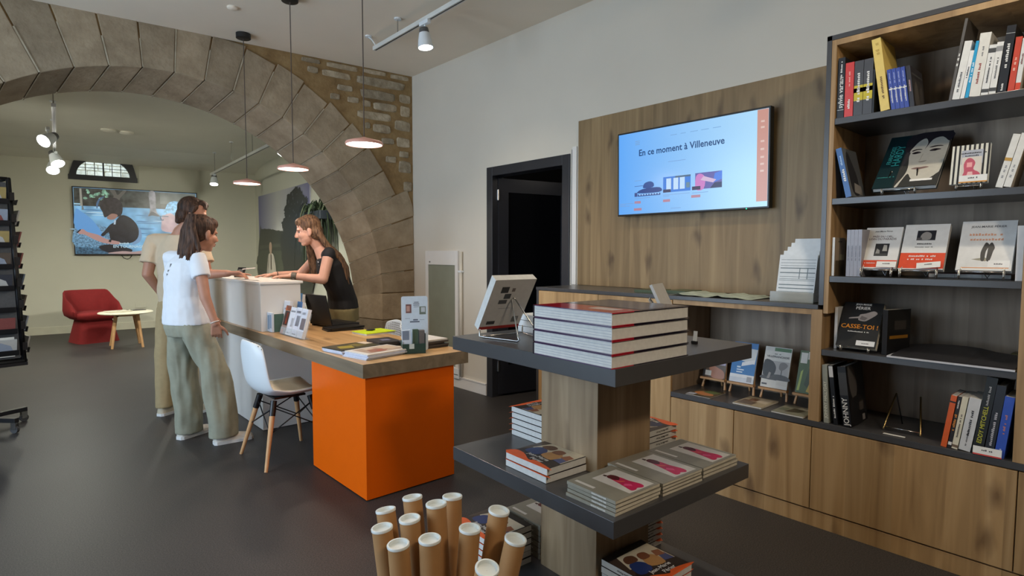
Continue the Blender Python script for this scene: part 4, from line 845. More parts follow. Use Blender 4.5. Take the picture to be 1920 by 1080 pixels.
# things on the counter
t = thing('paper_map', 'white paper sheet under the hands on the counter', 'paper'); m = MB(); R = []
for i in range(7):
    y = 4.70 + i * .115; R += [(1.535 + .02 * (i % 2), y, CT + .001 + .004 * (i % 2)), (1.68, y, CT + .0012), (1.80, y - .02, CT + .001 + .003 * ((i + 1) % 2))]
m.add(R, [(i * 3 + j, i * 3 + j + 1, i * 3 + j + 4, i * 3 + j + 3) for i in range(6) for j in range(2)]); o = m.build('sheet', ink(226, 222, 214), t); so = o.modifiers.new('thickness', 'SOLIDIFY'); so.thickness = .0008
t = thing('card_reader', 'small black device with screen on the counter beside the pointing hand', 'device', (1.66, 5.62, CT), .3); B((-.03, -.05, 0), (.03, .05, .02)).build('body', BPLAST, t, bevel=.004)
m = MB(); m.box((-.004, -.055, 0), (.004, .055, .075), T=TR(0, 0, .018, ry=.3)); s_ = m.build('screen', BPLAST, t, bevel=.002); m = MB()
for z in (.03, .045): m.quad([TR(0, 0, .018, ry=.3) @ V((-.0045, y, zz)) for y, zz in ((.04, z), (-.03, z), (-.03, z + .006), (.04, z + .006))])
m.build('lettering', ink(170, 170, 172), s_)
# leaflets in acrylic holders
ACR = plain('clear_holder', (220, 226, 228), .08, var=.01, alpha=.25)
def leaflet_rack(label, x, y0, y1, n, w_, h_, tilt, faces, per=4, z=DZT + .0008):
    t = thing('leaflet_rack', label, 'leaflet rack', (x, y0, z)); step = (y1 - y0) / n
    B((-.01, min(0, y1 - y0), 0), (.05, max(0, y1 - y0), .003)).build('base', ACR, t)
    Tm = TR(0, 0, .004) @ Matrix.Rotation(tilt, 4, 'Y')
    MB().box((-.014, min(0, y1 - y0), 0), (-.012, max(0, y1 - y0), .05), T=Tm).build('front_lip', ACR, t)
    MB().box((.016, min(0, y1 - y0), 0), (.018, max(0, y1 - y0), h_ * .85), T=Tm).build('back_plate', ACR, t)
    for i in range(n):
        ya = i * step; yb = ya + step * .96; o = MB().box((-.011, min(ya, yb), 0), (.013, max(ya, yb), h_ * random.uniform(.96, 1.02)), T=Tm).build('leaflet_pack', ink(222, 226, 232), t)
        m = MB()
        for (a, c, b, d), col in faces[i % len(faces)]:
            yl = ya + step * .96 * a; yr = ya + step * .96 * b
            m.quad([Tm @ V((-.0113, yl, h_ * c)), Tm @ V((-.0113, yr, h_ * c)), Tm @ V((-.0113, yr, h_ * d)), Tm @ V((-.0113, yl, h_ * d))], ink(*col))
        m.build('leaflet_print', None, o)
    return t
fA = [[((0, 0, 1, 1), (150, 130, 120)), ((.0, .82, 1, 1), (226, 120, 70)), ((.1, .3, .95, .8), (66, 54, 52)), ((.45, .35, .75, .75), (214, 84, 44)), ((.0, 0, .5, .14), (222, 110, 70)), ((.5, 0, 1, .2), (196, 180, 170))],
      [((.05, .05, .95, .95), (216, 218, 224)), ((.1, .8, .9, .86), (150, 150, 160)), ((.15, .06, .8, .1), (120, 120, 126)), ((.5, .3, .95, .6), (190, 176, 166))],
      [((.05, .05, .95, .95), (210, 212, 222)), ((.3, .36, .95, .72), (124, 112, 116)), ((.1, .8, .9, .88), (170, 170, 180)), ((.1, .06, .8, .1), (60, 60, 66))],
      [((.05, .05, .95, .95), (208, 212, 222)), ((.2, .3, .95, .66), (140, 104, 98)), ((.1, .78, .7, .86), (170, 172, 182)), ((.3, .28, .95, .3), (60, 60, 60))]]
leaflet_rack('clear rack with four slanted brochures, orange photo on the left one', 1.592, 4.43, 4.01, 4, .1, .215, .27, fA)
t = thing('leaflet_box', 'small clear box of white leaflets with green side beside the counter', 'leaflet box', (1.555, 4.525, DZT + .0008))
B((0, 0, 0), (.1, .105, .003)).build('base', ACR, t); o = B((.002, .002, .003), (.018, .103, .15)).build('leaflet_pack', ink(206, 216, 228), t)
m = MB(); m.quad([(.0016, .09, .02), (.0016, .055, .02), (.0016, .055, .13), (.0016, .09, .13)], ink(120, 150, 180)); m.quad([(.0016, .05, .03), (.0016, .012, .03), (.0016, .012, .135), (.0016, .05, .135)], ink(140, 164, 190)); m.build('leaflet_print', None, o)
B((.02, .001, .003), (.095, .006, .14)).build('side_card', ink(70, 100, 92), t); B((.022, .008, .003), (.09, .1, .1)).build('leaflet_pack', ink(216, 216, 210), t)
fC = [[((.05, .05, .95, .95), (214, 220, 228)), ((.15, .7, .9, .76), (160, 170, 184)), ((.15, .1, .6, .5), (120, 128, 110)), ((.5, .1, .9, .45), (196, 166, 96))]]
leaflet_rack('clear rack with one tall white brochure behind the small leaflet box', 1.665, 4.605, 4.485, 1, .1, .235, .14, fC)
fD = [[((0, .55, 1, 1), (66, 130, 200)), ((.0, 0, 1, .55), (196, 200, 206)), ((.5, .2, .9, .5), (150, 130, 112))], [((0, .6, 1, 1), (90, 150, 210)), ((0, 0, 1, .6), (170, 164, 160)), ((.4, .3, .8, .8), (222, 222, 224))]]
leaflet_rack('rack of blue-topped brochures behind the other brochures', 1.875, 5.0, 4.76, 2, .1, .27, .12, fD)
leaflet_rack('low rack with one blue-topped brochure at the counter end', 1.775, 4.605, 4.50, 1, .1, .22, .12, fD)
# laptop
t = thing('laptop', 'open black laptop on the desk turned to the staff side', 'laptop', (1.99, 4.63, DZT + .0005), .1)
B((0, -.18, .012), (.25, .18, .03)).build('base', BPLAST, t, bevel=.003); MB().box((-.004, -.175, 0), (.006, .175, .245), T=TR(.0, 0, .03, ry=-.22)).build('screen', BPLAST, t, bevel=.002)
m = MB()
for i in range(5):
    for j in range(12): m.box((.05 + i * .022, -.15 + j * .025, .03), (.069 + i * .022, -.128 + j * .025, .032))
o = m.build('keyboard', BLACK, t); 
B((.0, -.15, 0), (.25, -.12, .012)).build('foot', BLACK, t); B((.0, .12, 0), (.25, .15, .012)).build('foot', BLACK, t)
for i, (x, y, lab) in enumerate(((2.05, 4.34, 'black folder lying beside the laptop, lower one'), (2.06, 4.345, 'black folder lying beside the laptop, upper one'))):
    t = thing('folder', lab, 'folder', (x, y, DZT + .0005 + i * .014), -.12 + .2 * i); B((-.15, -.075, 0), (.14, .075, .0135)).build('folder', BPLAST, t, bevel=.002)
# papers, magazines, chartreuse folder
def paper_stack(name, label, cat, loc, rz, w_, h_, n, th, col, art, jit=.02, pg=(206, 214, 232)):
    t = thing(name, label, cat, loc, rz); rr = random.Random(len(label))
    for i in range(n):
        a = rr.uniform(-jit, jit) if i < n - 1 else 0; T = TR(rr.uniform(-jit, jit) * .3, rr.uniform(-jit, jit) * .3, i * th, rz=a)
        o = MB().box((0, 0, 0), (w_, h_, th * .92), T=T).build('sheet', ink(*(col if i == n - 1 else pg)), t)
    m = MB(); k = 0
    for poly, c in art:
        k += 1
        if not isinstance(poly[0], tuple): u0, v0, u1, v1 = poly; poly = [(u0, v0), (u1, v0), (u1, v1), (u0, v1)]
        m.quad([(u * w_, v * h_, n * th + .0002 * k) for u, v in poly], ink(*c))
    if art: m.build('cover_print', None, t)
    return t
paper_stack('magazine_stack', 'pile of magazines with a brownish map cover at the desk corner', 'magazines', (1.555, 2.995, DZT + .0005), .16, .315, .222, 6, .0056, (222, 220, 216), [((.12, .1, .96, .9), (176, 156, 140)), ([(.2, .2), (.5, .15), (.7, .4), (.5, .7), (.3, .6)], (150, 104, 90)), ([(.6, .4), (.9, .3), (.9, .8), (.66, .85)], (190, 172, 150)), ([(.3, .6), (.5, .6), (.45, .85), (.3, .8)], (206, 190, 170)), ([(.4, .3), (.5, .28), (.52, .36), (.42, .38)], (190, 70, 60))])
paper_stack('magazine_stack', 'pile of magazines with a dark yellow-green cover behind the corner pile', 'magazines', (1.53, 3.262, DZT + .0005), .14, .30, .215, 5, .0052, (52, 50, 34), [((.05, .1, .9, .9), (64, 60, 34)), ([(.1, .3), (.4, .2), (.5, .6), (.2, .7)], (150, 136, 40)), ([(.5, .3), (.8, .4), (.7, .8), (.5, .8)], (110, 100, 44)), ((.8, .5, 1, .95), (206, 190, 170))])
paper_stack('notebook_stack', 'dark flat books behind the leaflet dispenser', 'books', (1.835, 3.36, DZT + .0005), -.1, .16, .22, 2, .016, (44, 44, 48), [([(.3, .3), (.7, .3), (.7, .6), (.3, .6)], (104, 104, 130))], pg=(60, 60, 66))
paper_stack('paper_pile', 'pile of white and black papers at the right end of the desk', 'papers', (2.0, 3.10, DZT + .0005), .05, .19, .26, 5, .011, (206, 204, 200), [], .05, pg=(70, 66, 66))
t = thing('folder', 'bright yellow-green folder lying on the desk', 'folder', (2.02, 3.895, DZT + .0005), .08); B((0, 0, 0), (.25, .2, .012)).build('papers', PAPER, t); B((-.004, -.004, .012), (.256, .206, .016)).build('cover', ink(196, 222, 30), t)
t = thing('key_ring', 'small black key pouch on the yellow-green folder', 'pouch', (2.13, 4.04, DZT + .0168)); m = MB(); m.ell((0, 0, .006), (.04, 0, 0), (0, .02, 0), (0, 0, .006)); m.build('pouch', BPLAST, t, smooth=True)
t = thing('leaflet_dispenser', 'green card dispenser with a tall white sign board on the desk', 'dispenser', (1.92, 3.055, DZT + .0005), -.42)
GRN = ink(38, 66, 60)
m = MB(); m.box((-.09, -.05, 0), (.05, -.048, .06)).box((-.09, -.05, 0), (-.088, .05, .075)).box((.048, -.05, 0), (.05, .05, .12)).box((-.09, -.05, 0), (.05, .05, .003)); m.build('box', GRN, t)
o = None; m = MB(); r_ = .012; w_, h_ = .082, .34; pts = []
for cx, cz, a0 in ((w_ - r_, .0 + r_, -90), (w_ - r_, h_ - r_, 0), (-w_ + r_, h_ - r_, 90), (-w_ + r_, r_, 180)):
    for a in (0, 30, 60, 90): pts.append((cx + r_ * math.cos(math.radians(a0 + a)), cz + r_ * math.sin(math.radians(a0 + a))))
Tb = TR(.0, .055, .002) @ Matrix.Rotation(PI / 2 - .06, 4, 'X')
m.prism(pts, -.002, .002, T=Tb); bd = m.build('sign_board', ink(206, 222, 238), t)
m = MB()
for (x0, z0, x1, z1), c in [((-.055, .235, -.02, .29), (120, 84, 84)), ((-.05, .245, -.03, .28), (190, 150, 140)), ((.03, .225, .07, .275), (110, 124, 116)), ((.04, .24, .065, .27), (190, 200, 210)), ((-.004, .30, .026, .304), (90, 100, 116)), ((-.008, .292, .03, .296), (90, 100, 116)), ((-.008, .282, .03, .286), (90, 100, 116)), ((-.006, .272, .028, .275), (90, 100, 116)), ((-.01, .188, .02, .196), (90, 100, 120)), ((-.03, .176, .03, .184), (90, 100, 120)), ((-.06, .2, -.03, .203), (150, 164, 184)), ((.03, .19, .06, .193), (150, 164, 184))]:
    MB().quad([Tb @ V((x, z, .0023 + (.0003 if c[0] > 180 else 0))) for x, z in ((x0, z0), (x1, z0), (x1, z1), (x0, z1))]).build('sign_print', ink(*c), bd)
o = MB().box((-.085, -.046, .004), (-.03, -.03, .15), T=TR(0, 0, 0, ry=-.08)).build('leaflet_pack', ink(200, 214, 232), t); m = MB(); m.quad([(-.09, -.0465, .085), (-.05, -.0465, .085), (-.05, -.0465, .14), (-.09, -.0465, .14)], ink(120, 134, 156)); m.build('leaflet_print', None, o)
B((-.025, -.03, .004), (.008, -.0, .145)).build('leaflet_pack', ink(78, 100, 86), t); B((.012, -.04, .004), (.045, .0, .14)).build('leaflet_pack', ink(104, 100, 98), t)
m = MB(); m.quad([(-.05, -.0505, .03), (-.02, -.0505, .03), (-.02, -.0505, .06), (-.05, -.0505, .06)], ink(196, 206, 204)); m.build('label_print', None, t)

# ================================================================== shell chairs
PERF = plain('perforated_shell', (214, 210, 200), .5, var=.04)
def shell_chair(name, label, loc, rz):
    t = thing(name, label, 'chair', loc, rz)
    # shell: profile (x forward, z) swept over width; x=+ is the front edge
    prof = [(-.245, .83, .155), (-.25, .79, .19), (-.245, .72, .205), (-.235, .64, .212), (-.225, .57, .218), (-.205, .51, .222), (-.165, .468, .225), (-.10, .447, .228), (0, .440, .232), (.10, .444, .232), (.18, .447, .226), (.225, .438, .205), (.24, .42, .17)]
    n = 13; top = []; 
    for (x, z, hw) in prof:
        row = []
        for j in range(n):
            s = -1 + 2 * j / (n - 1); lift = abs(s) ** 2.6
            back = z > .47
            row.append((x + (.055 * lift if back else .03 * lift * (1 if x < 0 else -.8)), s * hw, z + (0.0 if back else .05 * lift) - (.0 if not z > .78 else .03 * lift)))
        top.append(row)
    vs = [p for r in top for p in r]; fs = [(i * n + j, i * n + j + 1, (i + 1) * n + j + 1, (i + 1) * n + j) for i in range(len(prof) - 1) for j in range(n - 1)]
    o = MB().add(vs, fs).build('shell', WPLAST, t, smooth=True); so = o.modifiers.new('thickness', 'SOLIDIFY'); so.thickness = .012; so.offset = 0; sb = o.modifiers.new('smooth', 'SUBSURF'); sb.levels = 1; sb.render_levels = 1
    # seat pad and perforated inner face
    m = MB(); R = []
    for (x, z, hw) in [(-.17, .476, .17), (-.1, .46, .19), (0, .453, .195), (.1, .456, .195), (.19, .458, .18)]: R.append([(x, s * hw, z + .03 * abs(s) ** 2.6) for s in (-1, -.6, -.2, .2, .6, 1)])
    m.add([p for r in R for p in r], [(i * 6 + j, i * 6 + j + 1, (i + 1) * 6 + j + 1, (i + 1) * 6 + j) for i in range(4) for j in range(5)]); o = m.build('seat_pad', plain('greige_pad', (232, 226, 206), .6, var=.05, scale=90), t, smooth=True); so = o.modifiers.new('thickness', 'SOLIDIFY'); so.thickness = .008
    m = MB(); holes = []
    for i in range(14):
        for j in range(15):
            y = (-1 + 2 * j / 14) * .17; z = .56 + i * .018; x = -.228 - (z - .56) * .07 + .055 * (abs(y) / .21) ** 2.6 + .008; m.box((x, y - .004, z), (x + .002, y + .004, z + .009))
    m.build('perforations', plain('perforation_shadow', (130, 126, 116), .8), t)
    feet = [(-.215, -.235), (-.215, .235), (.21, -.235), (.21, .235)]; tops = [(-.115, -.125), (-.115, .125), (.13, -.125), (.13, .125)]
    mids = []
    for (fx, fy), (tx, ty) in zip(feet, tops):
        a, b = V((tx, ty, .425)), V((fx, fy, 0)); m = MB(); c = a.lerp(b, .2); m.tube([c, b], [.0175, .011], 14); lg = m.build('leg', BEECH, t, smooth=True, angle=50)
        m = MB(); m.tube([a, a.lerp(b, .22)], [.021, .020], 12); m.build('leg_socket', BPLAST, lg, smooth=True, angle=50); mids.append((a, b))
    def P(i, f_): return mids[i][0].lerp(mids[i][1], f_)
    for i, j in ((0, 2), (1, 3), (0, 1), (2, 3)):
        for f1, f2 in ((.1, .48), (.48, .1)):
            m = MB(); m.tube([P(i, f1), P(j, f2)], .0042, 8); m.build('cross_brace', BLACK, t, smooth=True)
    m = MB(); m.box((-.1, -.1, .424), (.11, .1, .436)); m.build('seat_bracket', BPLAST, t)
    return t
shell_chair('shell_chair', 'white plastic shell chair with wooden legs in front of the desk', (1.44, 3.985, 0), .02)
shell_chair('shell_chair', 'white perforated shell chair behind the desk, only its back showing', (2.30, 4.36, 0), PI * .95)

# ================================================================== lights in the front room
WARM = (1.0, .78, .62); NEUT = (1.0, .86, .66)
PEND = glow('pendant_diffuser', (255, 232, 222), 9); SPOTG = glow('spot_lens', (255, 252, 244), 30); COP = plain('copper_pink_rim_glow', (224, 164, 146), .4, var=.03)  # lit glow of the translucent pendant rim is put into the paler COP colour
def pendant(label, x, y, z, top=ZC - .001):
    t = thing('pendant_lamp', label, 'lamp', (x, y, z), group='pendant lamps over the desk')
    m = MB(); m.lathe([(.005, .05), (.02, .045), (.06, .034), (.112, .02), (.118, .008), (.117, 0), (.112, 0), (.11, .01), (.001, .022)], 36, cap=False); m.build('shade', COP, t, smooth=True, angle=50)
    m = MB(); m.lathe([(.111, .003), (.001, .002)], 36, cap=False); m.build('diffuser', PEND, t)
    m = MB(); m.tube([(0, 0, .048), (0, 0, top - z - .03)], .0035, 8); m.build('cord', plain('grey_brown_cord', (84, 72, 64), .7), t)
    m = MB(); m.lathe([(.001, top - z), (.062, top - z), (.062, top - z - .042), (.056, top - z - .046), (.001, top - z - .046)], 32, cap=False); m.build('ceiling_rose', BLACK, t, smooth=True, angle=40)
    lamp('AREA', (x, y, z - .006), 7, WARM, (x, y, 0), .2)
pendant('disc pendant lamp farthest from the camera, left of the three', 1.735, 5.6, 2.022); pendant('middle disc pendant lamp of the three over the desk', 1.756, 4.55, 2.044); pendant('nearest disc pendant lamp, right of the three over the desk', 1.765, 3.40, 2.078)
def track(name, label, a, b, z, zc, n=3):
    a, b = V(a), V(b); t = thing(name, label, 'light track', (a.x, a.y, z)); d = V((b.x - a.x, b.y - a.y, 0)); L = d.length; d.normalize()
    T = Matrix.Rotation(math.atan2(d.y, d.x), 4, 'Z'); MB().box((0, -.018, 0), (L, .018, .034), T=T).build('rail', plain('white_track', (214, 214, 208), .4), t)
    MB().box((.02, -.006, -.001), (L - .02, .006, 0), T=T).build('slot', BLACK, t)
    for i in range(n):
        p = d * (L * (.07 + .86 * i / max(1, n - 1))); m = MB(); m.tube([p + V((0, 0, .034)), p + V((0, 0, zc - z - .012))], .005, 8); r = m.build('hanger', CHROME, t)
        m = MB(); m.lathe([(.03, zc - z - .001), (.03, zc - z - .014), (.001, zc - z - .014)], 20, T=Matrix.Translation(p), cap=False); m.build('hanger_cup', WPLAST, r)
    return t
def spot(label, p, zt, aim, power, size=.055, color=NEUT, angle=130, group='spotlights on the tracks'):
    """track spotlight: driver box on the rail, fork, round head with a lit lens"""
    p = V(p); t = thing('spotlight', label, 'spotlight', p, group=group); d = (V(aim) - p).normalized(); Q = d.to_track_quat('Z', 'Y').to_matrix().to_4x4(); s = size / .055
    MB().box((-.016, -.06, zt - p.z - .03), (.016, .06, zt - p.z)).build('driver', WPLAST, t, bevel=.002)
    m = MB(); m.tube([(0, 0, zt - p.z - .03), (0, 0, .05 * s), (0, .0, .02)], .006, 8); m.build('stem', WPLAST, t)
    m = MB(); m.lathe([(.001, -.085 * s), (.03 * s, -.085 * s), (.036 * s, -.05 * s)], 24, T=Q, cap=False); m.build('heat_sink', plain('grey_aluminium', (110, 110, 112), .4, metal=.6), t, smooth=True, angle=40)
    m = MB(); m.lathe([(.036 * s, -.05 * s), (.047 * s, 0), (.054 * s, .05 * s), (.050 * s, .05 * s), (.046 * s, .036 * s)], 28, T=Q, cap=False); m.build('head', WPLAST, t, smooth=True, angle=50)
    m = MB(); m.lathe([(.0495 * s, .040 * s), (.001, .042 * s)], 28, T=Q, cap=False); m.build('lens', SPOTG, t)
    lamp('SPOT', p + d * .056 * s, power, color, aim, .05, angle, 1.0)
track('light_track', 'white ceiling light track above the right-hand wall', (2.6, 4.79, 0), (2.46, -1.2, 0), 3.2, ZC, 4)
spot('spotlight on the front ceiling track, shining down', (2.565, 3.92, 3.05), 3.2, (2.7, 3.6, 0), 36, .062)
spot('added fill spotlight on the front ceiling track, out of frame above the display stand', (2.53, 2.2, 3.05), 3.2, (2.2, 1.8, 0), 42, .062)  # unseen spot added for warm ambient light in the front room
spot('added fill spotlight on the front ceiling track, out of frame above the bookcase', (2.49, .6, 3.05), 3.2, (2.9, .9, 0), 26, .062)  # second unseen spot, added likewise for warm fill
t = thing('added_fill_lamp', 'round fill lamp added out of frame behind the camera', 'lamp', (.8, -1.3, ZC - .001)); m = MB(); m.lathe([(.32, 0), (.32, -.07), (.3, -.08), (.295, -.07)], 40, cap=False); m.build('ring', WPLAST, t, smooth=True, angle=40)  # unseen fixture added as soft warm fill on the camera-facing sides
m = MB(); m.lathe([(.3, -.072), (.001, -.072)], 40, cap=False); m.build('diffuser', glow('added_lamp_diffuser', (255, 226, 190), 4), t); lamp('AREA', (.8, -1.3, ZC - .09), 72, (1, .82, .62), (1.4, 1.2, 0), .56)
t = thing('ceiling_disc', 'small white disc on the ceiling left of the pendant lamps', 'detector', (1.49, 5.06, ZC)); m = MB(); m.lathe([(.04, 0), (.04, -.012), (.03, -.02), (.001, -.02)], 24, cap=False); m.build('housing', CEIL, t, smooth=True, angle=40)
t = thing('cable_feed', 'white feed cable looping from the ceiling to the track end', 'cable', (2.6, 4.9, ZC)); m = MB(); m.lathe([(.03, 0), (.03, -.012), (.001, -.012)], 18, cap=False); m.build('cup', WPLAST, t)
m = MB(); m.tube([(0, 0, -.01), (.03, -.01, -.03), (.045, -.04, -.08), (.04, -.06, -.13), (.012, -.09, -.142)], .006, 8); m.build('cable', WPLAST, t, smooth=True)
# ================================================================== television on the oak panel
def screen_mat(name, col, s=1.0): return glow(name + '_%02x%02x%02x' % col, col, s)
S1 = 1.0
def emis_gradient(name, c0, c1, strength, axis=0):
    m, n, l, p = base(name); tc = n.new('ShaderNodeTexCoord'); sp = n.new('ShaderNodeSeparateXYZ'); l.new(tc.outputs['Generated'], sp.inputs[0])
    r = n.new('ShaderNodeValToRGB'); r.color_ramp.elements[0].color = rgb(*c0); r.color_ramp.elements[1].color = rgb(*c1); l.new(sp.outputs[axis], r.inputs[0])
    p.inputs['Base Color'].default_value = (.01, .01, .01, 1); p.inputs['Roughness'].default_value = .2
    l.new(r.outputs[0], p.inputs['Emission Color']); p.inputs['Emission Strength'].default_value = strength; return m
def scr(poly, w_, h_, z, mat, m):
    if not isinstance(poly[0], tuple): u0, v0, u1, v1 = poly; poly = [(u0, v0), (u1, v0), (u1, v1), (u0, v1)]
    if len(poly) > 4: poly = soft(poly)
    m.quad([(u * w_, v * h_, z) for u, v in poly], mat)
W1, H1 = 1.115, .585
tv = thing('television', 'wall television showing a pale blue web page on the oak panel', 'television', M=frame((3.462, 2.715, 1.677), (0, -1, 0), (-.02, 0, 1)))
B((-.008, -.008, -.045), (W1 + .008, H1 + .008, 0)).build('housing', BPLAST, tv, bevel=.003)
B((W1 * .35, H1 * .3, -.07), (W1 * .65, H1 * .7, -.045)).build('wall_mount', BLACK, tv)
sc_ = B((.004, .004, 0), (W1 - .004, H1 - .004, .0015)).build('screen', emis_gradient('web_page_glow', (96, 168, 246), (176, 220, 248), S1), tv)
m = MB(); k = .0017
def E(*c): return screen_mat('page', c, S1)
scr((.935, .06, .996, .99), W1, H1, k, E(196, 142, 128), m)
m.build('side_bar', None, sc_); m = MB(); scr((.155, .215, .325, .24), W1, H1, k, E(44, 74, 140), m); scr([(.155, .255), (.315, .25), (.335, .285), (.3, .31), (.19, .3)], W1, H1, k, E(40, 70, 136), m); scr([(.2, .31), (.27, .315), (.275, .36), (.25, .385), (.215, .375), (.2, .35)], W1, H1, k, E(44, 78, 146), m); scr((.13, .338, .2, .345), W1, H1, k, E(70, 110, 180), m)
for i in range(8): scr((.165 + i * .02, .225, .177 + i * .02, .243), W1, H1, k + .0003, E(150, 190, 236), m)
scr((.13, .215, .152, .262), W1, H1, k, E(60, 80, 140), m)
m.build('tank_picture', None, sc_); m = MB(); scr((.345, .235, .535, .415), W1, H1, k, E(46, 120, 214), m); 
for x in (.368, .418, .462): scr((x, .262, x + .034, .395), W1, H1, k + .0003, E(186, 216, 244), m)
scr((.345, .235, .4, .27), W1, H1, k + .0005, E(40, 50, 90), m); scr((.505, .27, .53, .33), W1, H1, k + .0003, E(96, 130, 150), m); scr((.43, .395, .535, .415), W1, H1, k + .0003, E(70, 100, 130), m)
m.build('programme_picture', None, sc_); m = MB(); scr((.565, .24, .735, .42), W1, H1, k, E(92, 88, 160), m); scr([(.57, .24), (.62, .24), (.63, .36), (.6, .41), (.57, .38)], W1, H1, k + .0003, E(196, 120, 190), m); scr([(.68, .3), (.735, .33), (.735, .42), (.69, .4)], W1, H1, k + .0003, E(70, 120, 220), m); scr([(.6, .34), (.68, .3), (.7, .33), (.62, .38)], W1, H1, k + .0005, E(206, 176, 206), m); scr([(.66, .24), (.735, .24), (.735, .3), (.69, .3)], W1, H1, k + .0003, E(40, 44, 86), m); scr((.545, .235, .6, .275), W1, H1, k + .0006, E(54, 40, 80), m)
m.build('hands_picture', None, sc_); m = MB()
for (x0, x1, y) in ((.13, .25, .19), (.345, .53, .205), (.345, .39, .19), (.545, .65, .2), (.4, .47, .045), (.012, .16, .135), (.012, .06, .12), (.012, .09, .105), (.38, .5, .585), (.13, .185, .405)): scr((x0, y, x1, y + .006), W1, H1, k, E(120, 160, 214), m)
for (x0, x1) in ((.395, .44), (.465, .5), (.53, .58), (.6, .65), (.675, .725)): scr((x0, .885, x1, .892), W1, H1, k, E(120, 166, 216), m)
for y in (.88, .86, .84): scr((.135, y, .17, y + .008), W1, H1, k, E(120, 160, 206), m)
for (x0, x1, y) in ((.13, .178, .13), (.345, .395, .125), (.54, .6, .15), (.125, .185, .045)): scr((x0, y, x1, y + .03), W1, H1, k, E(176, 130, 150), m)
for y in (.86, .8, .66, .58, .5, .43, .36): scr((.955, y, .975, y + .02), W1, H1, k + .0003, E(216, 184, 172), m)
m.build('page_print', None, sc_)['kind'] = 'stuff'
text('En ce moment à Villeneuve', .062, E(24, 66, 120), sc_, TR(W1 * .455, H1 * .735, .0022), 'CENTER', bold=.0012, sx=.96)
MB().lathe([(.004, 0), (.001, .003)], 10, T=TR(W1 * .88, -.004, .0)).build('power_light', glow('green_led', (40, 230, 150), 3), tv)

# ================================================================== far room
fa = math.degrees(FA)
def far_thing(name, label, cat, u, d, z, rz=0): return thing(name, label, cat, FW(u, d, z), FA + rz)
W2, H2 = 1.905, 1.178
tv = thing('television', 'large television showing an outdoor film scene on the far wall', 'television', M=frame(FW(.045, -.075, 1.348), FX, (0, 0, 1)))
B((0, 0, -.06), (W2, H2, 0)).build('housing', BPLAST, tv, bevel=.003)
sc_ = B((.018, .022, 0), (W2 - .018, H2 - .018, .002)).build('screen', glow('film_ground', (120, 176, 214), .8, var=.35, scale=3.5), tv)
def F(*c): return screen_mat('film', c, .8)
def FN_(name, c, var, sc): return glow(name, c, .8, var=var, scale=sc)
m = MB(); k = .003; rt_ = random.Random(21)
HEDGE = FN_('film_hedge', (44, 50, 46), .8, 9); LEAFY = FN_('film_leaves', (120, 164, 140), .7, 16)
scr((.012, .72, .985, .98), W2, H2, k, HEDGE, m); scr((.68, .8, .985, .98), W2, H2, k + .0004, FN_('film_wall', (92, 98, 92), .3, 5), m)
for _ in range(22):
    x, y, r = rt_.uniform(.09, .27), rt_.uniform(.82, .96), rt_.uniform(.008, .022); scr([(x + r * math.cos(i * 1.05) * rt_.uniform(.6, 1), y + r * 1.3 * math.sin(i * 1.05) * rt_.uniform(.6, 1)) for i in range(6)], W2, H2, k + .001, LEAFY, m)
for _ in range(24):                                        # dappled shade on the ground
    x, y, a, b = rt_.uniform(.05, .95), rt_.uniform(.2, .7), rt_.uniform(.04, .12), rt_.uniform(.006, .014); scr([(x - a, y), (x - a * .4, y + b), (x + a * .5, y + b * .6), (x + a, y), (x + a * .3, y - b), (x - a * .5, y - b * .5)], W2, H2, k + .0006, F(88, 136, 176) if rt_.random() < .6 else F(176, 214, 236), m)
scr([(.28, .8), (.31, .88), (.28, .97), (.32, .97), (.34, .9), (.38, .97), (.41, .97), (.36, .86), (.34, .78)], W2, H2, k + .001, F(86, 84, 78), m)
scr((.012, .735, .07, .755), W2, H2, k + .001, F(160, 206, 230), m); scr([(.057, .72), (.075, .72), (.07, .97), (.055, .97)], W2, H2, k + .002, F(150, 150, 138), m); scr([(.066, .66), (.084, .66), (.078, .72), (.068, .72)], W2, H2, k + .002, F(110, 122, 124), m)
scr([(.575, .6), (.61, .612), (.675, .6), (.65, .66), (.642, .75), (.64, .97), (.588, .97), (.594, .75), (.59, .66)], W2, H2, k + .002, FN_('film_trunk', (128, 126, 130), .35, 12), m); scr([(.58, .6), (.61, .612), (.67, .6), (.63, .66), (.6, .66)], W2, H2, k + .0025, F(60, 64, 70), m)
scr((.012, .02, .3, .12), W2, H2, k + .0015, FN_('film_bench', (62, 96, 120), .5, 30), m); scr([(.012, .12), (.3, .14), (.26, .4), (.1, .45), (.012, .4)], W2, H2, k + .0015, FN_('film_mesh', (104, 146, 176), .45, 40), m)
scr([(.02, .38), (.22, .25), (.15, .5), (.06, .64), (.02, .66)], W2, H2, k + .002, F(98, 160, 220), m)
scr([(.5, .2), (.52, .3), (.5, .42), (.46, .3), (.44, .16)], W2, H2, k + .002, F(124, 160, 196), m)
scr([(.2, .3), (.23, .36), (.27, .45), (.31, .5), (.36, .6), (.42, .58), (.47, .5), (.495, .4), (.49, .28), (.45, .2), (.38, .17), (.3, .18), (.27, .24), (.26, .34), (.22, .28)], W2, H2, k + .003, FN_('film_jumper', (26, 28, 36), .3, 10), m)
scr([(.235, .56), (.22, .64), (.2, .72), (.22, .82), (.27, .86), (.33, .85), (.37, .78), (.375, .68), (.36, .6), (.32, .57), (.28, .6)], W2, H2, k + .004, FN_('film_hair', (34, 32, 36), .4, 18), m); scr([(.18, .68), (.2, .8), (.24, .87), (.2, .84), (.175, .76)], W2, H2, k + .0036, F(70, 104, 140), m)
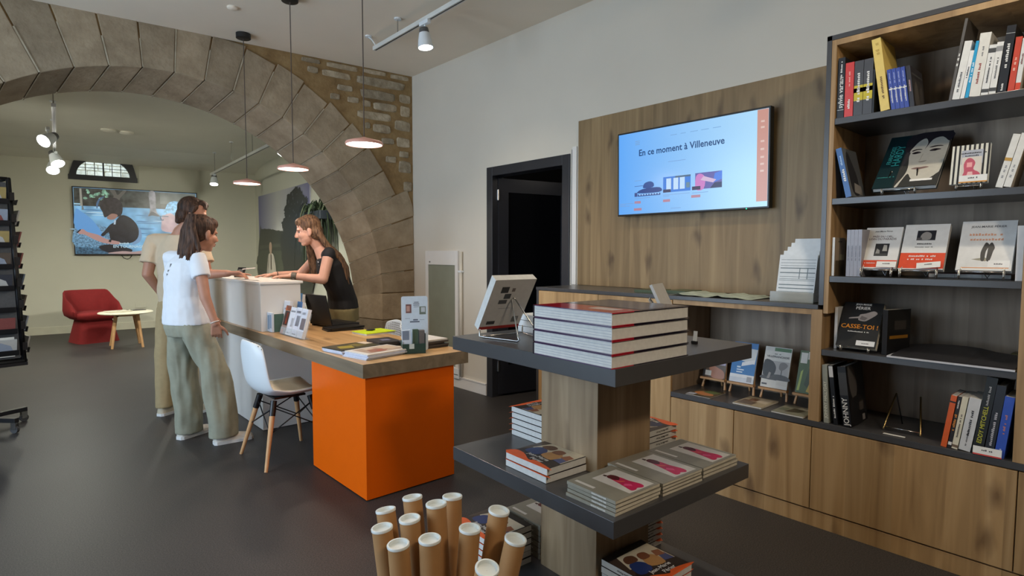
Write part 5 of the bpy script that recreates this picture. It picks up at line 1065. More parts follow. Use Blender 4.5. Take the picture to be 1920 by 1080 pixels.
scr([(.25, .56), (.27, .53), (.31, .54), (.335, .6), (.29, .62)], W2, H2, k + .005, F(156, 118, 104), m); scr([(.3, .46), (.315, .46), (.32, .52), (.308, .53)], W2, H2, k + .005, F(186, 206, 222), m)
scr([(.03, .35), (.07, .38), (.1, .34), (.18, .3), (.24, .24), (.34, .2), (.33, .16), (.22, .18), (.14, .24), (.08, .3), (.04, .31)], W2, H2, k + .006, F(184, 144, 138), m); scr([(.02, .33), (.05, .38), (.055, .37), (.03, .32)], W2, H2, k + .007, F(20, 20, 26), m); scr([(.255, .2), (.275, .19), (.28, .23), (.265, .235)], W2, H2, k + .007, F(30, 30, 34), m)
scr([(.18, .12), (.26, .16), (.36, .13), (.44, .08), (.4, .03), (.26, .03)], W2, H2, k + .004, F(26, 28, 38), m); scr([(.25, .022), (.36, .06), (.45, .05), (.58, .08), (.62, .022)], W2, H2, k + .005, F(182, 156, 152), m)
scr([(.69, .38), (.8, .36), (.82, .46), (.8, .62), (.74, .68), (.695, .62), (.685, .5)], W2, H2, k + .003, FN_('film_face', (196, 168, 172), .15, 8), m); scr([(.7, .62), (.72, .72), (.75, .82), (.82, .85), (.88, .8), (.88, .6), (.83, .5), (.81, .6), (.76, .66)], W2, H2, k + .004, FN_('film_white_hair', (130, 190, 228), .4, 22), m)
scr((.672, .6, .745, .612), W2, H2, k + .006, F(50, 80, 104), m); scr([(.672, .6), (.678, .55), (.7, .54), (.705, .56), (.69, .555), (.68, .6)], W2, H2, k + .006, F(50, 80, 104), m)
scr((.62, .02, .985, .09), W2, H2, k + .002, F(70, 60, 96), m)
m.build('film_picture', None, sc_)
text('EN TOURNAGE CHEZ', .066, F(196, 226, 240), sc_, TR(W2 * .46, H2 * .128, .013), 'CENTER', bold=.001); text('#6', .05, F(196, 226, 240), sc_, TR(W2 * .37, H2 * .175, .013))
t = far_thing('cable', 'dark cable loop hanging under the far television', 'cable', .8, -.03, 1.345); m = MB(); m.tube([(-.08, 0, .0), (-.05, -.01, -.05), (0, -.012, -.07), (.05, -.01, -.05), (.08, 0, .0)], .006, 6); m.build('cable', BLACK, t, smooth=True)
# big photo print on the right wall of the far room
PW, PH = 3.03, 1.78
t = thing('photo_print', 'large photo print of a white-shirted figure before dark trees', 'picture', M=frame(rwall(.335, -.024, .72), -FN, (0, 0, 1)))
bd = B((0, 0, -.02), (PW, PH, 0)).build('board', ink(188, 186, 196), t)
def print_sky():
    m, n, l, p = base('printed_evening_sky'); tc = n.new('ShaderNodeTexCoord'); sp = n.new('ShaderNodeSeparateXYZ'); l.new(tc.outputs['Generated'], sp.inputs[0])
    r = n.new('ShaderNodeValToRGB'); e = r.color_ramp.elements; e[0].position = 0; e[0].color = rgb(112, 112, 160); e[1].position = 1; e[1].color = rgb(112, 112, 156); x = e.new(.42); x.color = rgb(196, 196, 192); x = e.new(.62); x.color = rgb(186, 186, 190)
    l.new(sp.outputs[0], r.inputs[0]); l.new(r.outputs[0], p.inputs['Base Color']); p.inputs['Roughness'].default_value = .35; return m
m = MB(); m.quad([(0, PH * .55, .0008), (PW, PH * .55, .0008), (PW, PH, .0008), (0, PH, .0008)]); m.build('printed_sky', print_sky(), bd)
m = MB(); k = .0012; rq = random.Random(11)
def PQ(poly, col, lv=1): scr(poly, PW, PH, k * lv, ink(*col, rough=.35), m)
def ragged(pts, amp, n=9):
    out = []
    for (a, b), (c, d) in zip(pts[:-1], pts[1:]):
        for i in range(n): t = i / n; out.append((min(1, a + (c - a) * t + rq.uniform(-amp, amp)), min(.995, b + (d - b) * t + rq.uniform(-amp, amp))))
    return out
PQ([(0, 0), (1, 0), (1, .6)] + ragged([(1, .6), (.6, .585), (.45, .6), (.25, .63), (0, .645)], .004), (46, 50, 42), 2); PQ([(0, .2), (1, .14), (1, .36), (.3, .4), (0, .38)], (60, 66, 52), 3); PQ([(0, .42), (.5, .44), (.5, .47), (0, .46)], (66, 70, 58), 3)
PQ([(1, .08), (1, .7)] + ragged([(1, .72), (.95, .78), (.97, .86), (.9, .9), (.86, .97), (.78, .985), (.7, .95), (.62, .93), (.61, .85), (.55, .8), (.58, .74), (.5, .68), (.53, .6), (.47, .5), (.5, .3), (.55, .08)], .012), (30, 34, 30), 4)
for _ in range(26):
    x, y, r = rq.uniform(.56, .95), rq.uniform(.68, .94), rq.uniform(.006, .016); PQ([(x + r * .6 * math.cos(i * 1.05), y + r * math.sin(i * 1.05)) for i in range(6)], (96, 100, 108), 5)
PQ([(.21, .33), (.235, .37), (.3, .37), (.335, .33), (.34, .18), (.325, .03), (.225, .03), (.205, .18)], (198, 190, 176), 6)
PQ([(.215, .355), (.185, .26), (.155, .1), (.135, .03), (.16, .02), (.185, .1), (.225, .26)], (178, 170, 156), 6); PQ([(.325, .355), (.36, .26), (.385, .12), (.4, .05), (.375, .05), (.35, .14), (.315, .26)], (190, 182, 168), 6)
PQ([(.237, .43), (.25, .375), (.265, .36), (.285, .375), (.298, .43), (.29, .475), (.267, .49), (.245, .475)], (180, 150, 126), 7); PQ([(.235, .0), (.32, .0), (.32, .05), (.235, .05)], (50, 46, 42), 7); PQ([(.26, .2), (.285, .2), (.284, .36), (.262, .36)], (92, 80, 66), 8)
m.build('photograph', None, bd)
# planter with trailing leaves on the far right wall
PV = 4.2; pc = rwall(PV, -.17, 1.95)
t = thing('hanging_plant', 'trailing dark green plant spilling from a wall planter beside the photo print', 'plant', pc, FA)
B((-.15, -.45, -.09), (.155, .45, .03)).build('planter', plain('slate_planter', (40, 46, 54), .5), t, bevel=.008)
LEAF = [plain('dark_leaf', (34, 46, 32), .5, var=.3, scale=8), plain('mid_leaf', (52, 66, 44), .5, var=.3, scale=8), plain('olive_leaf', (70, 78, 56), .5, var=.3, scale=8)]
rr = random.Random(5)
for i in range(190):
    a = rr.uniform(0, 2 * PI); bx, by = rr.uniform(-.1, .05), rr.uniform(-.42, .34); ln = rr.uniform(.5, 1.25); out_ = rr.uniform(.06, .3); n = 9; m = MB(); vs = []; ww = rr.uniform(.007, .014)
    dx, dy = math.cos(a), math.sin(a)
    if dx > 0: dx *= .25
    rise = rr.uniform(.04, .22)
    for k2 in range(n):
        f_ = k2 / (n - 1); r2 = out_ * (1 - (1 - f_) ** 2.2); zz = rise * math.sin(min(1, f_ * 3.2) * PI / 2) - ln * max(0, f_ - .12) ** 1.35
        wv = ww * (1 - f_ ** 2) + .001; cx_, cy_ = min(bx + dx * r2, .15), by + dy * r2; sx_, sy_ = -dy, dx
        nn = math.hypot(sx_, sy_) or 1; vs += [(cx_ - sx_ / nn * wv, cy_ - sy_ / nn * wv, zz + .03), (cx_, cy_, zz + .03 - .003), (cx_ + sx_ / nn * wv, cy_ + sy_ / nn * wv, zz + .03)]
    fs = []
    for k2 in range(n - 1):
        b0 = k2 * 3; fs += [(b0, b0 + 1, b0 + 4, b0 + 3), (b0 + 1, b0 + 2, b0 + 5, b0 + 4)]
    m.add(vs, fs).build('leaf', LEAF[i % 3], t, smooth=True)
# red armchair
t = thing('armchair', 'red felt tub armchair with flared base by the far wall', 'armchair', (1.10, 11.17, 0), math.radians(-76))
# local: +x is the front
def sq(a, b, r, n=5):
    pts = []
    for cx, cy, a0 in ((a - r, b - r, 0), (-a + r, b - r, 90), (-a + r, -b + r, 180), (a - r, -b + r, 270)):
        for i in range(n): t_ = math.radians(a0 + 90 * i / (n - 1)); pts.append((cx + r * math.cos(t_), cy + r * math.sin(t_)))
    return pts
m = MB(); m.rings([[(x, y, z) for x, y in sq(a, b, .09)] for a, b, z in ((.27, .28, 0), (.265, .275, .02), (.19, .215, .36), (.20, .22, .40))]); m.build('base', RED, t, smooth=True, angle=60)
m = MB(); m.rings([[(x + .02, y, z) for x, y in sq(a, b, .1)] for a, b, z in ((.2, .2, .34), (.26, .27, .37), (.29, .29, .42), (.285, .285, .455), (.25, .25, .47))]); m.build('seat', RED, t, smooth=True, angle=70)
m = MB(); inn, outr = [], []; n = 25
for i in range(n):
    a = math.radians(62 + (298 - 62) * i / (n - 1)); c, s = math.cos(a), math.sin(a); f_ = abs(i / (n - 1) * 2 - 1)
    top = .80 if f_ < .45 else .80 - (.80 - .5) * ((f_ - .45) / .55) ** 1.3; e = .6
    ox, oy = .34 * math.copysign(abs(c) ** e, c), .345 * math.copysign(abs(s) ** e, s)
    R_ = [(ox * .8, oy * .8, .37), (ox * .98, oy * .98, .42), (ox * 1.02, oy * 1.03, .5), (ox * 1.0 - .03 * (1 - f_), oy * .98, top - .02), (ox * .97 - .03 * (1 - f_), oy * .95, top), (ox * .9 - .03 * (1 - f_), oy * .88, top - .015), (ox * .84, oy * .85, .5), (ox * .8, oy * .8, .43)]
    inn.append(R_)
m.rings(inn); m.build('back_shell', RED, t, smooth=True, angle=70)
# round coffee table
t = thing('coffee_table', 'round white coffee table on splayed wooden legs', 'table', (1.395, 10.17, 0))
m = MB(); m.lathe([(.001, .525), (.335, .525), (.345, .518), (.345, .508), (.31, .498), (.001, .498)], 48, cap=False); m.build('table_top', plain('cream_table_top', (226, 222, 200), .35, var=.01), t, smooth=True, angle=40)
for tx, ty, fx, fy in ((-.13, -.06, -.2, -.125), (.13, -.08, .17, -.2), (-.1, .14, -.17, .28), (.12, .13, .2, .26)):
    m = MB(); m.tube([(tx, ty, .498), (fx, fy, 0)], [.026, .016], 12); m.build('leg', BEECH, t, smooth=True, angle=50)
m = MB(); m.box((-.14, -.1, .462), (.15, -.07, .497)).box((-.12, .11, .462), (.13, .14, .497)).box((-.13, -.1, .462), (-.1, .14, .497)).box((.11, -.1, .462), (.14, .14, .497)); m.build('apron', BEECH, t)
t = paper_stack('magazine', 'open pale magazine lying on the round coffee table', 'magazine', (1.17, 10.05, .5255), .1, .3, .26, 2, .006, (214, 210, 190), [((.45, .5, .6, .62), (60, 56, 50)), ((.9, .6, 1, 1), (70, 60, 56))], .01, pg=(196, 190, 170))
t = thing('notebook', 'dark notebook lying on the coffee table behind the magazine', 'notebook', (1.50, 10.22, .5255), .2); B((0, 0, 0), (.17, .12, .008)).build('notebook', ink(64, 60, 56), t)
t = far_thing('wall_socket', 'white socket plate low on the far wall behind the coffee table', 'socket', .95, -.008, .42); B((-.05, -.006, -.04), (.11, .006, .04)).build('plate', FARW, t, bevel=.003)
# far tracks and spots
FARL = (1.0, .98, .84)
track('light_track', 'light track on the left of the far room ceiling', (.455, 7.0, 0), (.71, 11.2, 0), 2.76, 3.12, 4)
spot('spotlight nearest the arch on the left far track, glaring sideways', (.47, 8.2, 2.635), 2.76, (-.7, 7.0, 1.7), 70, .075, color=FARL, angle=130)
spot('lowest looking spotlight on the left far track, farther back', (.675, 11.0, 2.655), 2.76, (.5, 9.2, .8), 45, .085, color=FARL, angle=130)
spot('spotlight on the left far track over the television side', (.655, 10.1, 2.655), 2.76, (1.2, 8.8, .8), 45, .085, color=FARL, angle=130)
track('light_track', 'light track on the right of the far room ceiling', (2.9, 11.3, 0), (2.63, 7.0, 0), 2.76, 3.12, 4)
spot('spotlight at the far end of the right far track', (2.89, 11.1, 2.64), 2.76, (2.6, 10.4, .6), 170, .07, color=FARL, angle=130)
spot('spotlight on the right far track half hidden by the arch', (2.70, 7.3, 2.65), 2.76, (2.2, 9.2, .2), 130, .06, color=FARL, angle=130)
track('light_track', 'added light track of the far room, unseen, out of frame to the left', (-1.1, 7.4, 0), (-1.0, 11.4, 0), 2.76, 3.12, 3)  # unseen track added to carry two fill spots
spot('added fill spotlight out of frame to the left, near the far wall', (-1.02, 10.4, 2.65), 2.76, (.9, 10.2, 0), 130, .07, color=FARL, angle=135)  # added out of view to brighten the far room
spot('added fill spotlight out of frame to the left, nearer the arch', (-1.07, 8.4, 2.65), 2.76, (1.6, 10.0, .2), 200, .07, color=FARL, angle=135)  # added fill, kept out of view so its floor glare stays hidden
spot('added fill spotlight out of view behind the right arch pier', (2.64, 6.95, 2.65), 2.76, (1.9, 9.4, 0), 170, .07, color=FARL, angle=135)  # added behind the pier to brighten the far room unseen
for x, y, lab in ((1.24, 9.95, 'flat white disc on the far ceiling, left of the pair'), (1.46, 9.98, 'white dome detector on the far ceiling, right of the pair')):
    t = thing('ceiling_disc', lab, 'detector', (x, y, 3.119)); m = MB(); m.lathe([(.09, 0), (.09, -.02), (.06, -.035), (.001, -.04)], 24, cap=False); m.build('housing', FCEIL, t, smooth=True, angle=40)

# ================================================================== postcard rack at the left edge
t = thing('postcard_rack', 'black rotating postcard rack on wheels at the left edge', 'rack', (-.17, 6.08, 0), math.radians(12))
m = MB(); m.tube([(0, 0, .1), (0, 0, 1.95)], .022, 12); m.build('pole', BLACK, t, smooth=True)
for i in range(5):
    a = i * 2 * PI / 5 + .25; c, s = math.cos(a), math.sin(a); m = MB(); T = Matrix.Rotation(a, 4, 'Z'); m.box((0, -.02, .085), (.34, .02, .12), T=T); arm = m.build('base_arm', BLACK, t, bevel=.003)
    m = MB(); m.lathe([(.03, -.011), (.03, .011)], 20, T=TR(.32 * c, .32 * s, .031) @ Matrix.Rotation(a, 4, 'Z') @ Matrix.Rotation(PI / 2, 4, 'X')); m.build('caster_wheel', plain('grey_rubber', (70, 70, 72), .6), arm)
    m = MB(); m.box((.30, -.016, .03), (.34, -.012, .085), T=T).box((.30, .012, .03), (.34, .016, .085), T=T); m.build('caster_fork', CHROME, arm)
MESH = plain('rack_mesh', (78, 80, 82), .5, var=.1, scale=60)
cards = [(150, 160, 176), (96, 84, 74), (170, 150, 96), (60, 62, 70), (190, 190, 186), (140, 80, 76), (84, 100, 120)]
rr = random.Random(3)
for f_ in range(4):                                        # four slightly tapering faces
    A = f_ * PI / 2; T0_ = Matrix.Rotation(A, 4, 'Z')
    def face(z, y): r = .26 - .035 * (z - .55) / 1.4; return T0_ @ V((r, y * (r / .26), z))
    m = MB(); m.quad([face(.58, -.23), face(.58, .23), face(1.93, .23), face(1.93, -.23)]); o = m.build('mesh_panel', MESH, t); so = o.modifiers.new('thickness', 'SOLIDIFY'); so.thickness = .003
    for y in (-.245, .245):
        m = MB(); m.tube([face(.55, y), face(1.96, y)], .011, 8); m.build('upright', BLACK, t, smooth=True)
    m = MB(); m.tube([face(1.96, -.245), face(1.96, .245)], .011, 8); m.build('top_rail', BLACK, t, smooth=True)
    m = MB(); m.tube([face(.555, -.25), face(.555, .25)], .016, 8); m.build('bottom_rail', BLACK, t, smooth=True)
    for r_ in range(8):
        z = .62 + r_ * .165
        for cidx in range(2):
            y = -.115 + cidx * .23; p0 = face(z, y); nrm = (T0_ @ V((1, 0, 0))); tang = T0_ @ V((0, 1, 0)); up = V((0, 0, 1)) + nrm * .25; up.normalize()
            Tm = frame(p0 + nrm * .012 - tang * .1, tang, up)
            pk = MB().box((0, -.004, .022), (.2, .035, .026), T=Tm).box((0, -.006, 0), (.2, 0, .026), T=Tm).build('pocket', BLACK, t)
            if rr.random() < .85:
                c0 = cards[rr.randrange(7)]; crd = MB().box((.012, 0, .004), (.188, .118, .014), T=Tm).build('postcard', ink(*c0), pk); c1 = cards[rr.randrange(7)]
                m = MB(); m.quad([Tm @ V((x, y_, .0145)) for x, y_ in ((.03, .02), (.17, .02), (.15, .07), (.09, .1), (.05, .07))], ink(*c1)); m.build('card_print', None, crd)
        for sgn in (-1, 1):                                # pocket ends and clips sticking out at the edges
            p0 = face(z + .03, sgn * .262); m = MB(); m.box((-.014, -.014, -.012), (.014, .014, .05), T=Matrix.Translation(p0)); m.build('clip', BLACK, t)
m = MB(); m.box((-.27, -.27, .52), (.27, .27, .545)); m.build('bottom_tray', BLACK, t)
# pale print in the lowest pocket facing the room
T0_ = Matrix.Rotation(-PI / 2, 4, 'Z'); Tm = frame(T0_ @ V((.285, -.02, .60)), T0_ @ V((0, 1, 0)), V((0, 0, 1)))
o = MB().box((0, 0, 0), (.21, .15, .006), T=Tm).build('postcard', ink(214, 212, 204), t); m = MB(); m.quad([Tm @ V((x, y, .0065)) for x, y in ((.05, .02), (.19, .02), (.18, .05), (.14, .07), (.13, .12), (.12, .07), (.06, .05))], ink(150, 140, 134)); m.quad([Tm @ V((x, y, .0066)) for x, y in ((.02, .02), (.06, .02), (.06, .07), (.02, .06))], ink(176, 84, 70)); m.build('card_print', None, o)
# ================================================================== people
SKIN = plain('skin', (204, 156, 134), .5, var=.05, scale=14); SKIN2 = plain('tanned_skin', (180, 130, 106), .5, var=.06, scale=14)
def hair_mat(name, a, b_):
    if name in _M: return _M[name]
    m, n, l, p = base(name); tc = n.new('ShaderNodeTexCoord'); mp = n.new('ShaderNodeMapping'); mp.inputs['Scale'].default_value = (90, 90, 7); l.new(tc.outputs['Object'], mp.inputs['Vector'])
    nz = n.new('ShaderNodeTexNoise'); nz.inputs['Scale'].default_value = 1; nz.inputs['Detail'].default_value = 3; l.new(mp.outputs[0], nz.inputs['Vector'])
    r = n.new('ShaderNodeValToRGB'); r.color_ramp.elements[0].position = .35; r.color_ramp.elements[0].color = rgb(*a); r.color_ramp.elements[1].position = .68; r.color_ramp.elements[1].color = rgb(*b_); l.new(nz.outputs['Fac'], r.inputs[0])
    l.new(r.outputs[0], p.inputs['Base Color']); p.inputs['Roughness'].default_value = .6; p.inputs['Specular IOR Level'].default_value = .25
    bp = n.new('ShaderNodeBump'); bp.inputs['Strength'].default_value = .5; bp.inputs['Distance'].default_value = .006; l.new(nz.outputs['Fac'], bp.inputs['Height']); l.new(bp.outputs[0], p.inputs['Normal'])
    _M[name] = m; return m
def fuse(mb, name, mat, parent, loc, voxel=.006, it=3, wr=None):
    """union of overlapping closed shapes into one continuous skin"""
    me = bpy.data.meshes.new('tmp'); me.from_pydata([tuple(V(v) - V(loc)) for v in mb.v], [], mb.f); me.update()
    bm = bmesh.new(); bm.from_mesh(me); bmesh.ops.recalc_face_normals(bm, faces=bm.faces); bm.to_mesh(me); bm.free()
    o = bpy.data.objects.new('tmp', me); COL.objects.link(o)
    r = o.modifiers.new('r', 'REMESH'); r.mode = 'VOXEL'; r.voxel_size = voxel; r.use_smooth_shade = True
    if it: s = o.modifiers.new('s', 'SMOOTH'); s.factor = .5; s.iterations = it
    bpy.context.view_layer.update()
    out = bpy.data.meshes.new_from_object(o.evaluated_get(bpy.context.evaluated_depsgraph_get())); bpy.data.objects.remove(o); bpy.data.meshes.remove(me)
    if wr:                                                 # cloth folds
        amp, sx_, sz_ = wr; nv = [v.normal.copy() for v in out.vertices]; z0_ = min(v.co.z for v in out.vertices); z1_ = max(v.co.z for v in out.vertices)
        for v, n_ in zip(out.vertices, nv):
            c = v.co; f_ = noise.noise(V((c.x * sx_, c.y * sx_, c.z * sz_ + c.x * 3))) + .5 * noise.noise(V((c.x * sx_ * 2.1 + 7, c.y * sx_ * 2.1, c.z * sz_ * 2 - c.y * 5)))
            v.co = c + n_ * amp * f_ * max(0, min(1, (c.z - z0_ - .015) / .08, (z1_ - c.z - .05) / .12))
    out.name = name; out.materials.clear(); out.materials.append(mat); out.polygons.foreach_set('use_smooth', [True] * len(out.polygons)); out.update()
    q = bpy.data.objects.new(name, out); COL.objects.link(q); q.parent = parent; return q
def ON(f_):                                                # frame from forward vector
    f_ = V(f_).normalized(); l = V((0, 0, 1)).cross(f_).normalized(); u = f_.cross(l); return f_, l, u
def head(mb, c, F_, s=1.0):
    f_, l, u = F_; P = lambda a, b, d: V(c) + (f_ * a + l * b + u * d) * s; E_ = lambda p, a, b, d: mb.ell(P(*p), f_ * a * s, l * b * s, u * d * s)
    E_((-.012, 0, .035), .098, .076, .095); E_((.03, 0, -.035), .066, .061, .08); E_((.046, 0, -.085), .040, .036, .034); E_((.068, 0, -.098), .022, .022, .018)
    E_((.07, 0, .028), .022, .055, .016); E_((.055, .034, -.025), .036, .028, .032); E_((.055, -.034, -.025), .036, .028, .032)
    mb.capsule(P(.088, 0, .016), .009 * s, P(.112, 0, -.02), .012 * s); E_((.104, 0, -.025), .013, .017, .010); E_((.087, 0, -.056), .015, .024, .010); E_((.085, 0, -.068), .014, .021, .009)
    for b in (-1, 1): E_((-.008, b * .077, -.008), .019, .009, .033); E_((-.0, b * .068, -.03), .014, .014, .02)
def face_bits(c, F_, s, parent, loc, brow=(60, 44, 36), lips=(170, 96, 88)):
    f_, l, u = F_; P = lambda a, b, d: V(c) + (f_ * a + l * b + u * d) * s - V(loc)
    for b in (-1, 1):
        m = MB(); m.ell(P(.070, b * .032, .004), f_ * .0085 * s, l * .0115 * s, u * .0062 * s); e = m.build('eye', ink(224, 220, 214, rough=.2), parent, smooth=True)
        m = MB(); m.ell(P(.0765, b * .032, .004), f_ * .0038 * s, l * .0052 * s, u * .0055 * s); m.build('iris', ink(44, 34, 28, rough=.2), e, smooth=True)
        m = MB(); m.tube([P(.086, b * .014, .024), P(.084, b * .03, .03), P(.07, b * .05, .024)], [.0035 * s, .0045 * s, .002 * s], 8); m.build('eyebrow', ink(*brow), parent, smooth=True)
        m = MB(); m.tube([P(.077, b * .018, .009), P(.081, b * .032, .0115), P(.073, b * .047, .007)], [.0018 * s, .0028 * s, .002 * s], 8); m.build('eyelash', ink(40, 30, 28), parent, smooth=True)
    m = MB(); m.ell(P(.0985, 0, -.0555), f_ * .006 * s, l * .021 * s, u * .0055 * s); m.ell(P(.096, 0, -.0675), f_ * .007 * s, l * .018 * s, u * .0055 * s); m.build('lips', ink(*lips), parent, smooth=True)
def hand(mb, w_, d, n_, s_, curl=(.35, .4, .45, .5), L=1.0):
    d = V(d).normalized(); n_ = V(n_); n_ = (n_ - d * n_.dot(d)).normalized(); s_ = V(s_); s_ = (s_ - d * s_.dot(d) - n_ * s_.dot(n_)).normalized(); w_ = V(w_)
    for o_ in (-.03, -.01, .01, .03): mb.capsule(w_ + s_ * o_ * .55 * L, .0165 * L, w_ + d * .088 * L + s_ * o_ * L, .0112 * L)
    for off, ln, cu in zip((.031, .0105, -.0105, -.031), (.072, .08, .074, .058), curl):
        p = w_ + d * .09 * L + s_ * off * L; dr = (d + s_ * off * 1.2).normalized(); r = .0092 * L
        for k, fr in enumerate((.44, .31, .25)):
            dr = (dr * math.cos(cu) - n_ * math.sin(cu)).normalized(); q = p + dr * ln * fr * L; mb.capsule(p, r, q, r * .9, 10); p = q; r *= .9
    p = w_ + d * .028 * L + s_ * .026 * L
    for dv, ln, r in (((s_ * .72 + d * .68 - n_ * .15), .045, .0135), ((s_ * .45 + d * .88 - n_ * .2), .034, .0105), ((s_ * .2 + d * .95 - n_ * .25), .027, .0088)):
        q = p + dv.normalized() * ln * L; mb.capsule(p, r * L, q, r * .9 * L, 10); p = q
def limb(mb, pts): 
    for (a, ra), (b_, rb) in zip(pts[:-1], pts[1:]): mb.capsule(a, ra, b_, rb)
def shoe(heel, toe, parent, loc, upper, sole, h=.1):
    a, b_ = V(heel), V(toe); d = (b_ - a); L = d.length; d.normalize(); s_ = V((0, 0, 1)).cross(d); m = MB(); R = []
    for t_, w_, hh in ((0, .022, h * .7), (.05, .034, h * .95), (.2, .037, h), (.42, .039, h * .92), (.6, .043, h * .66), (.8, .045, h * .56), (.93, .041, h * .5), (1, .026, h * .38)):
        c = a + d * L * t_; R.append([c + s_ * w_ * x + V((0, 0, .02 + max(0, z) * (hh - .02))) - V(loc) for x, z in ((-1, 0), (-.98, .35), (-.72, .75), (-.3, 1), (.3, 1), (.72, .75), (.98, .35), (1, 0))])
    m.rings(R); up = m.build('shoe', upper, parent, smooth=True, angle=60); m = MB(); R = []
    for t_, w_ in ((-.01, .024), (.05, .038), (.2, .041), (.42, .042), (.6, .047), (.8, .049), (.94, .044), (1.01, .028)):
        c = a + d * L * t_; R.append([c + s_ * w_ * x + V((0, 0, z)) - V(loc) for x, z in ((-1, .001), (-1, .024), (1, .024), (1, .001))])
    m.rings(R); m.build('sole', sole, up, smooth=False)
    m = MB()
    for t_ in (.36, .44, .52): c = a + d * L * t_ - V(loc) + V((0, 0, h * (1.0 - (t_ - .36) * 1.6))); m.tube([c - s_ * .022, c + V((0, 0, .006)), c + s_ * .022], .003, 6)
    m.build('laces', ink(220, 214, 204), up)
def P3(*a): return V(a)

# ---- woman in the white T-shirt
loc = V((1.06, 4.70, 0)); p = thing('person', 'woman in white T-shirt and wide grey-green trousers, dark ponytail, back to us', 'person', loc)
f_, l, u = ON((.955, .277, 0)); Hc = P3(1.128, 4.656, 1.533); HF = ON((.94, .30, -.24))
pel, wst, chs, nck = P3(1.02, 4.735, .93), P3(1.012, 4.745, 1.06), P3(1.022, 4.75, 1.235), P3(1.06, 4.728, 1.405)
rs, ls = P3(1.074, 4.575, 1.355), P3(.968, 4.905, 1.365); re, rw = P3(1.085, 4.475, 1.085), P3(1.135, 4.43, .90); le, lw = P3(1.03, 4.99, 1.09), P3(1.20, 4.95, .93)
rh, lh = pel - l * .085, pel + l * .085; rk, lk = P3(1.165, 4.575, .53), P3(1.02, 4.83, .50); ra, la = P3(1.185, 4.547, .085), P3(1.02, 4.872, .085)
m = MB(); head(m, Hc, HF, 1.0); m.capsule(Hc + V((-.01, .0, -.06)), .046, nck, .052)
m.loft([(pel - V((0, 0, .06)), l * .13, f_ * .095), (pel, l * .15, f_ * .10), (wst, l * .12, f_ * .085), (chs, l * .14, f_ * .095), (chs + V((.01, 0, .09)), l * .135, f_ * .085), (nck, l * .06, f_ * .055)])
m.capsule(rs, .045, ls, .045); limb(m, [(rs, .043), (re, .036), (rw, .024)]); limb(m, [(ls, .043), (le, .036), (lw, .024)])
hand(m, rw, V((.12, .22, -1)), V((-.3, -.95, 0)), f_, (.5, .6, .65, .7), .9); hand(m, lw, V((.3, .0, -1)), V((-.3, .95, 0)), f_, (.4, .5, .5, .5), .95)
limb(m, [(rh, .078), (rk, .052), (ra, .034)]); limb(m, [(lh, .078), (lk, .052), (la, .034)])
for hx, tx in ((P3(1.165, 4.543, .035), P3(1.36, 4.54, .03)), (P3(.99, 4.847, .035), P3(1.18, 4.947, .03))): m.capsule(hx, .02, hx.lerp(tx, .8), .014)
m.capsule(ra, .032, P3(1.18, 4.543, .045), .022); m.capsule(la, .032, P3(1.01, 4.86, .045), .022)
body = fuse(m, 'body', SKIN2, p, loc, .0055, 2); face_bits(Hc, HF, 1.0, body, loc)
TEE = plain('white_cotton', (226, 230, 236), .8, var=.02, scale=20); m = MB()
m.loft([(P3(1.022, 4.733, .882), l * .194, f_ * .148), (P3(1.02, 4.737, .93), l * .19, f_ * .143), (wst + V((0, 0, .02)), l * .162, f_ * .122), (chs, l * .168, f_ * .125), (chs + V((.012, 0, .09)), l * .16, f_ * .11), (nck - V((.0, 0, .012)), l * .085, f_ * .075)])
m.capsule(rs - V((0, 0, .008)), .057, ls - V((0, 0, .008)), .057)
for s0, e0 in ((rs, re), (ls, le)): d_ = (e0 - s0).normalized(); x_ = d_.orthogonal().normalized(); y_ = d_.cross(x_); m.loft([(s0 - d_ * .03, x_ * .05, y_ * .05), (s0 + d_ * .05, x_ * .059, y_ * .059), (s0 + d_ * .14, x_ * .06, y_ * .06)])
tee = fuse(m, 't_shirt', TEE, p, loc, .007, 3, (.008, 12, 8))
m = MB()
for i, z in enumerate((1.325, 1.285, 1.245)):
    c = V((1.0, 4.75, z)) + (V((.02, 0, 0)) * 0) - f_ * .143 + l * -.02 - loc + V((0, 0, 0)); q = .013
    m.quad([c + l * q + u * q, c - l * q + u * q, c - u * q, ], None)
m.build('triangle_print', ink(110, 110, 112), tee); o = bpy.data.objects[tee.children[0].name]; so = o.modifiers.new('wrap', 'SHRINKWRAP'); so.target = tee; so.offset = .002
TRO = plain('grey_green_linen', (150, 150, 132), .85, var=.05, scale=30); m = MB()
m.loft([(pel + V((0, 0, .05)), l * .15, f_ * .112), (pel, l * .172, f_ * .13), (pel - V((0, 0, .07)), l * .18, f_ * .14), (pel - V((0, 0, .13)), l * .16, f_ * .125)])
def leg(m, a, b_, c, r0, r1, r2, sk=1.0):
    R = []
    for t_, pt, r in ((0, a, r0), (.5, a.lerp(b_, .5), (r0 + r1) / 2), (1, b_, r1), (1.5, b_.lerp(c, .5), (r1 + r2) / 2), (2, c, r2)): R.append((pt, l * r * .9, f_ * r * sk))
    m.loft(R)
leg(m, rh - V((0, 0, .03)), rk, P3(1.20, 4.547, .055), .105, .094, .098, 1.08); leg(m, lh - V((0, 0, .03)), lk, P3(1.045, 4.872, .04), .105, .092, .094, 1.05)
fuse(m, 'trousers', TRO, p, loc, .008, 2, (.021, 11, 3.2))
for hx, tx in ((P3(1.13, 4.541, 0), P3(1.395, 4.538, 0)), (P3(.965, 4.835, 0), P3(1.21, 4.962, 0))): shoe(hx, tx, p, loc, plain('white_leather', (214, 210, 200), .5), plain('white_sole', (222, 222, 220), .5))
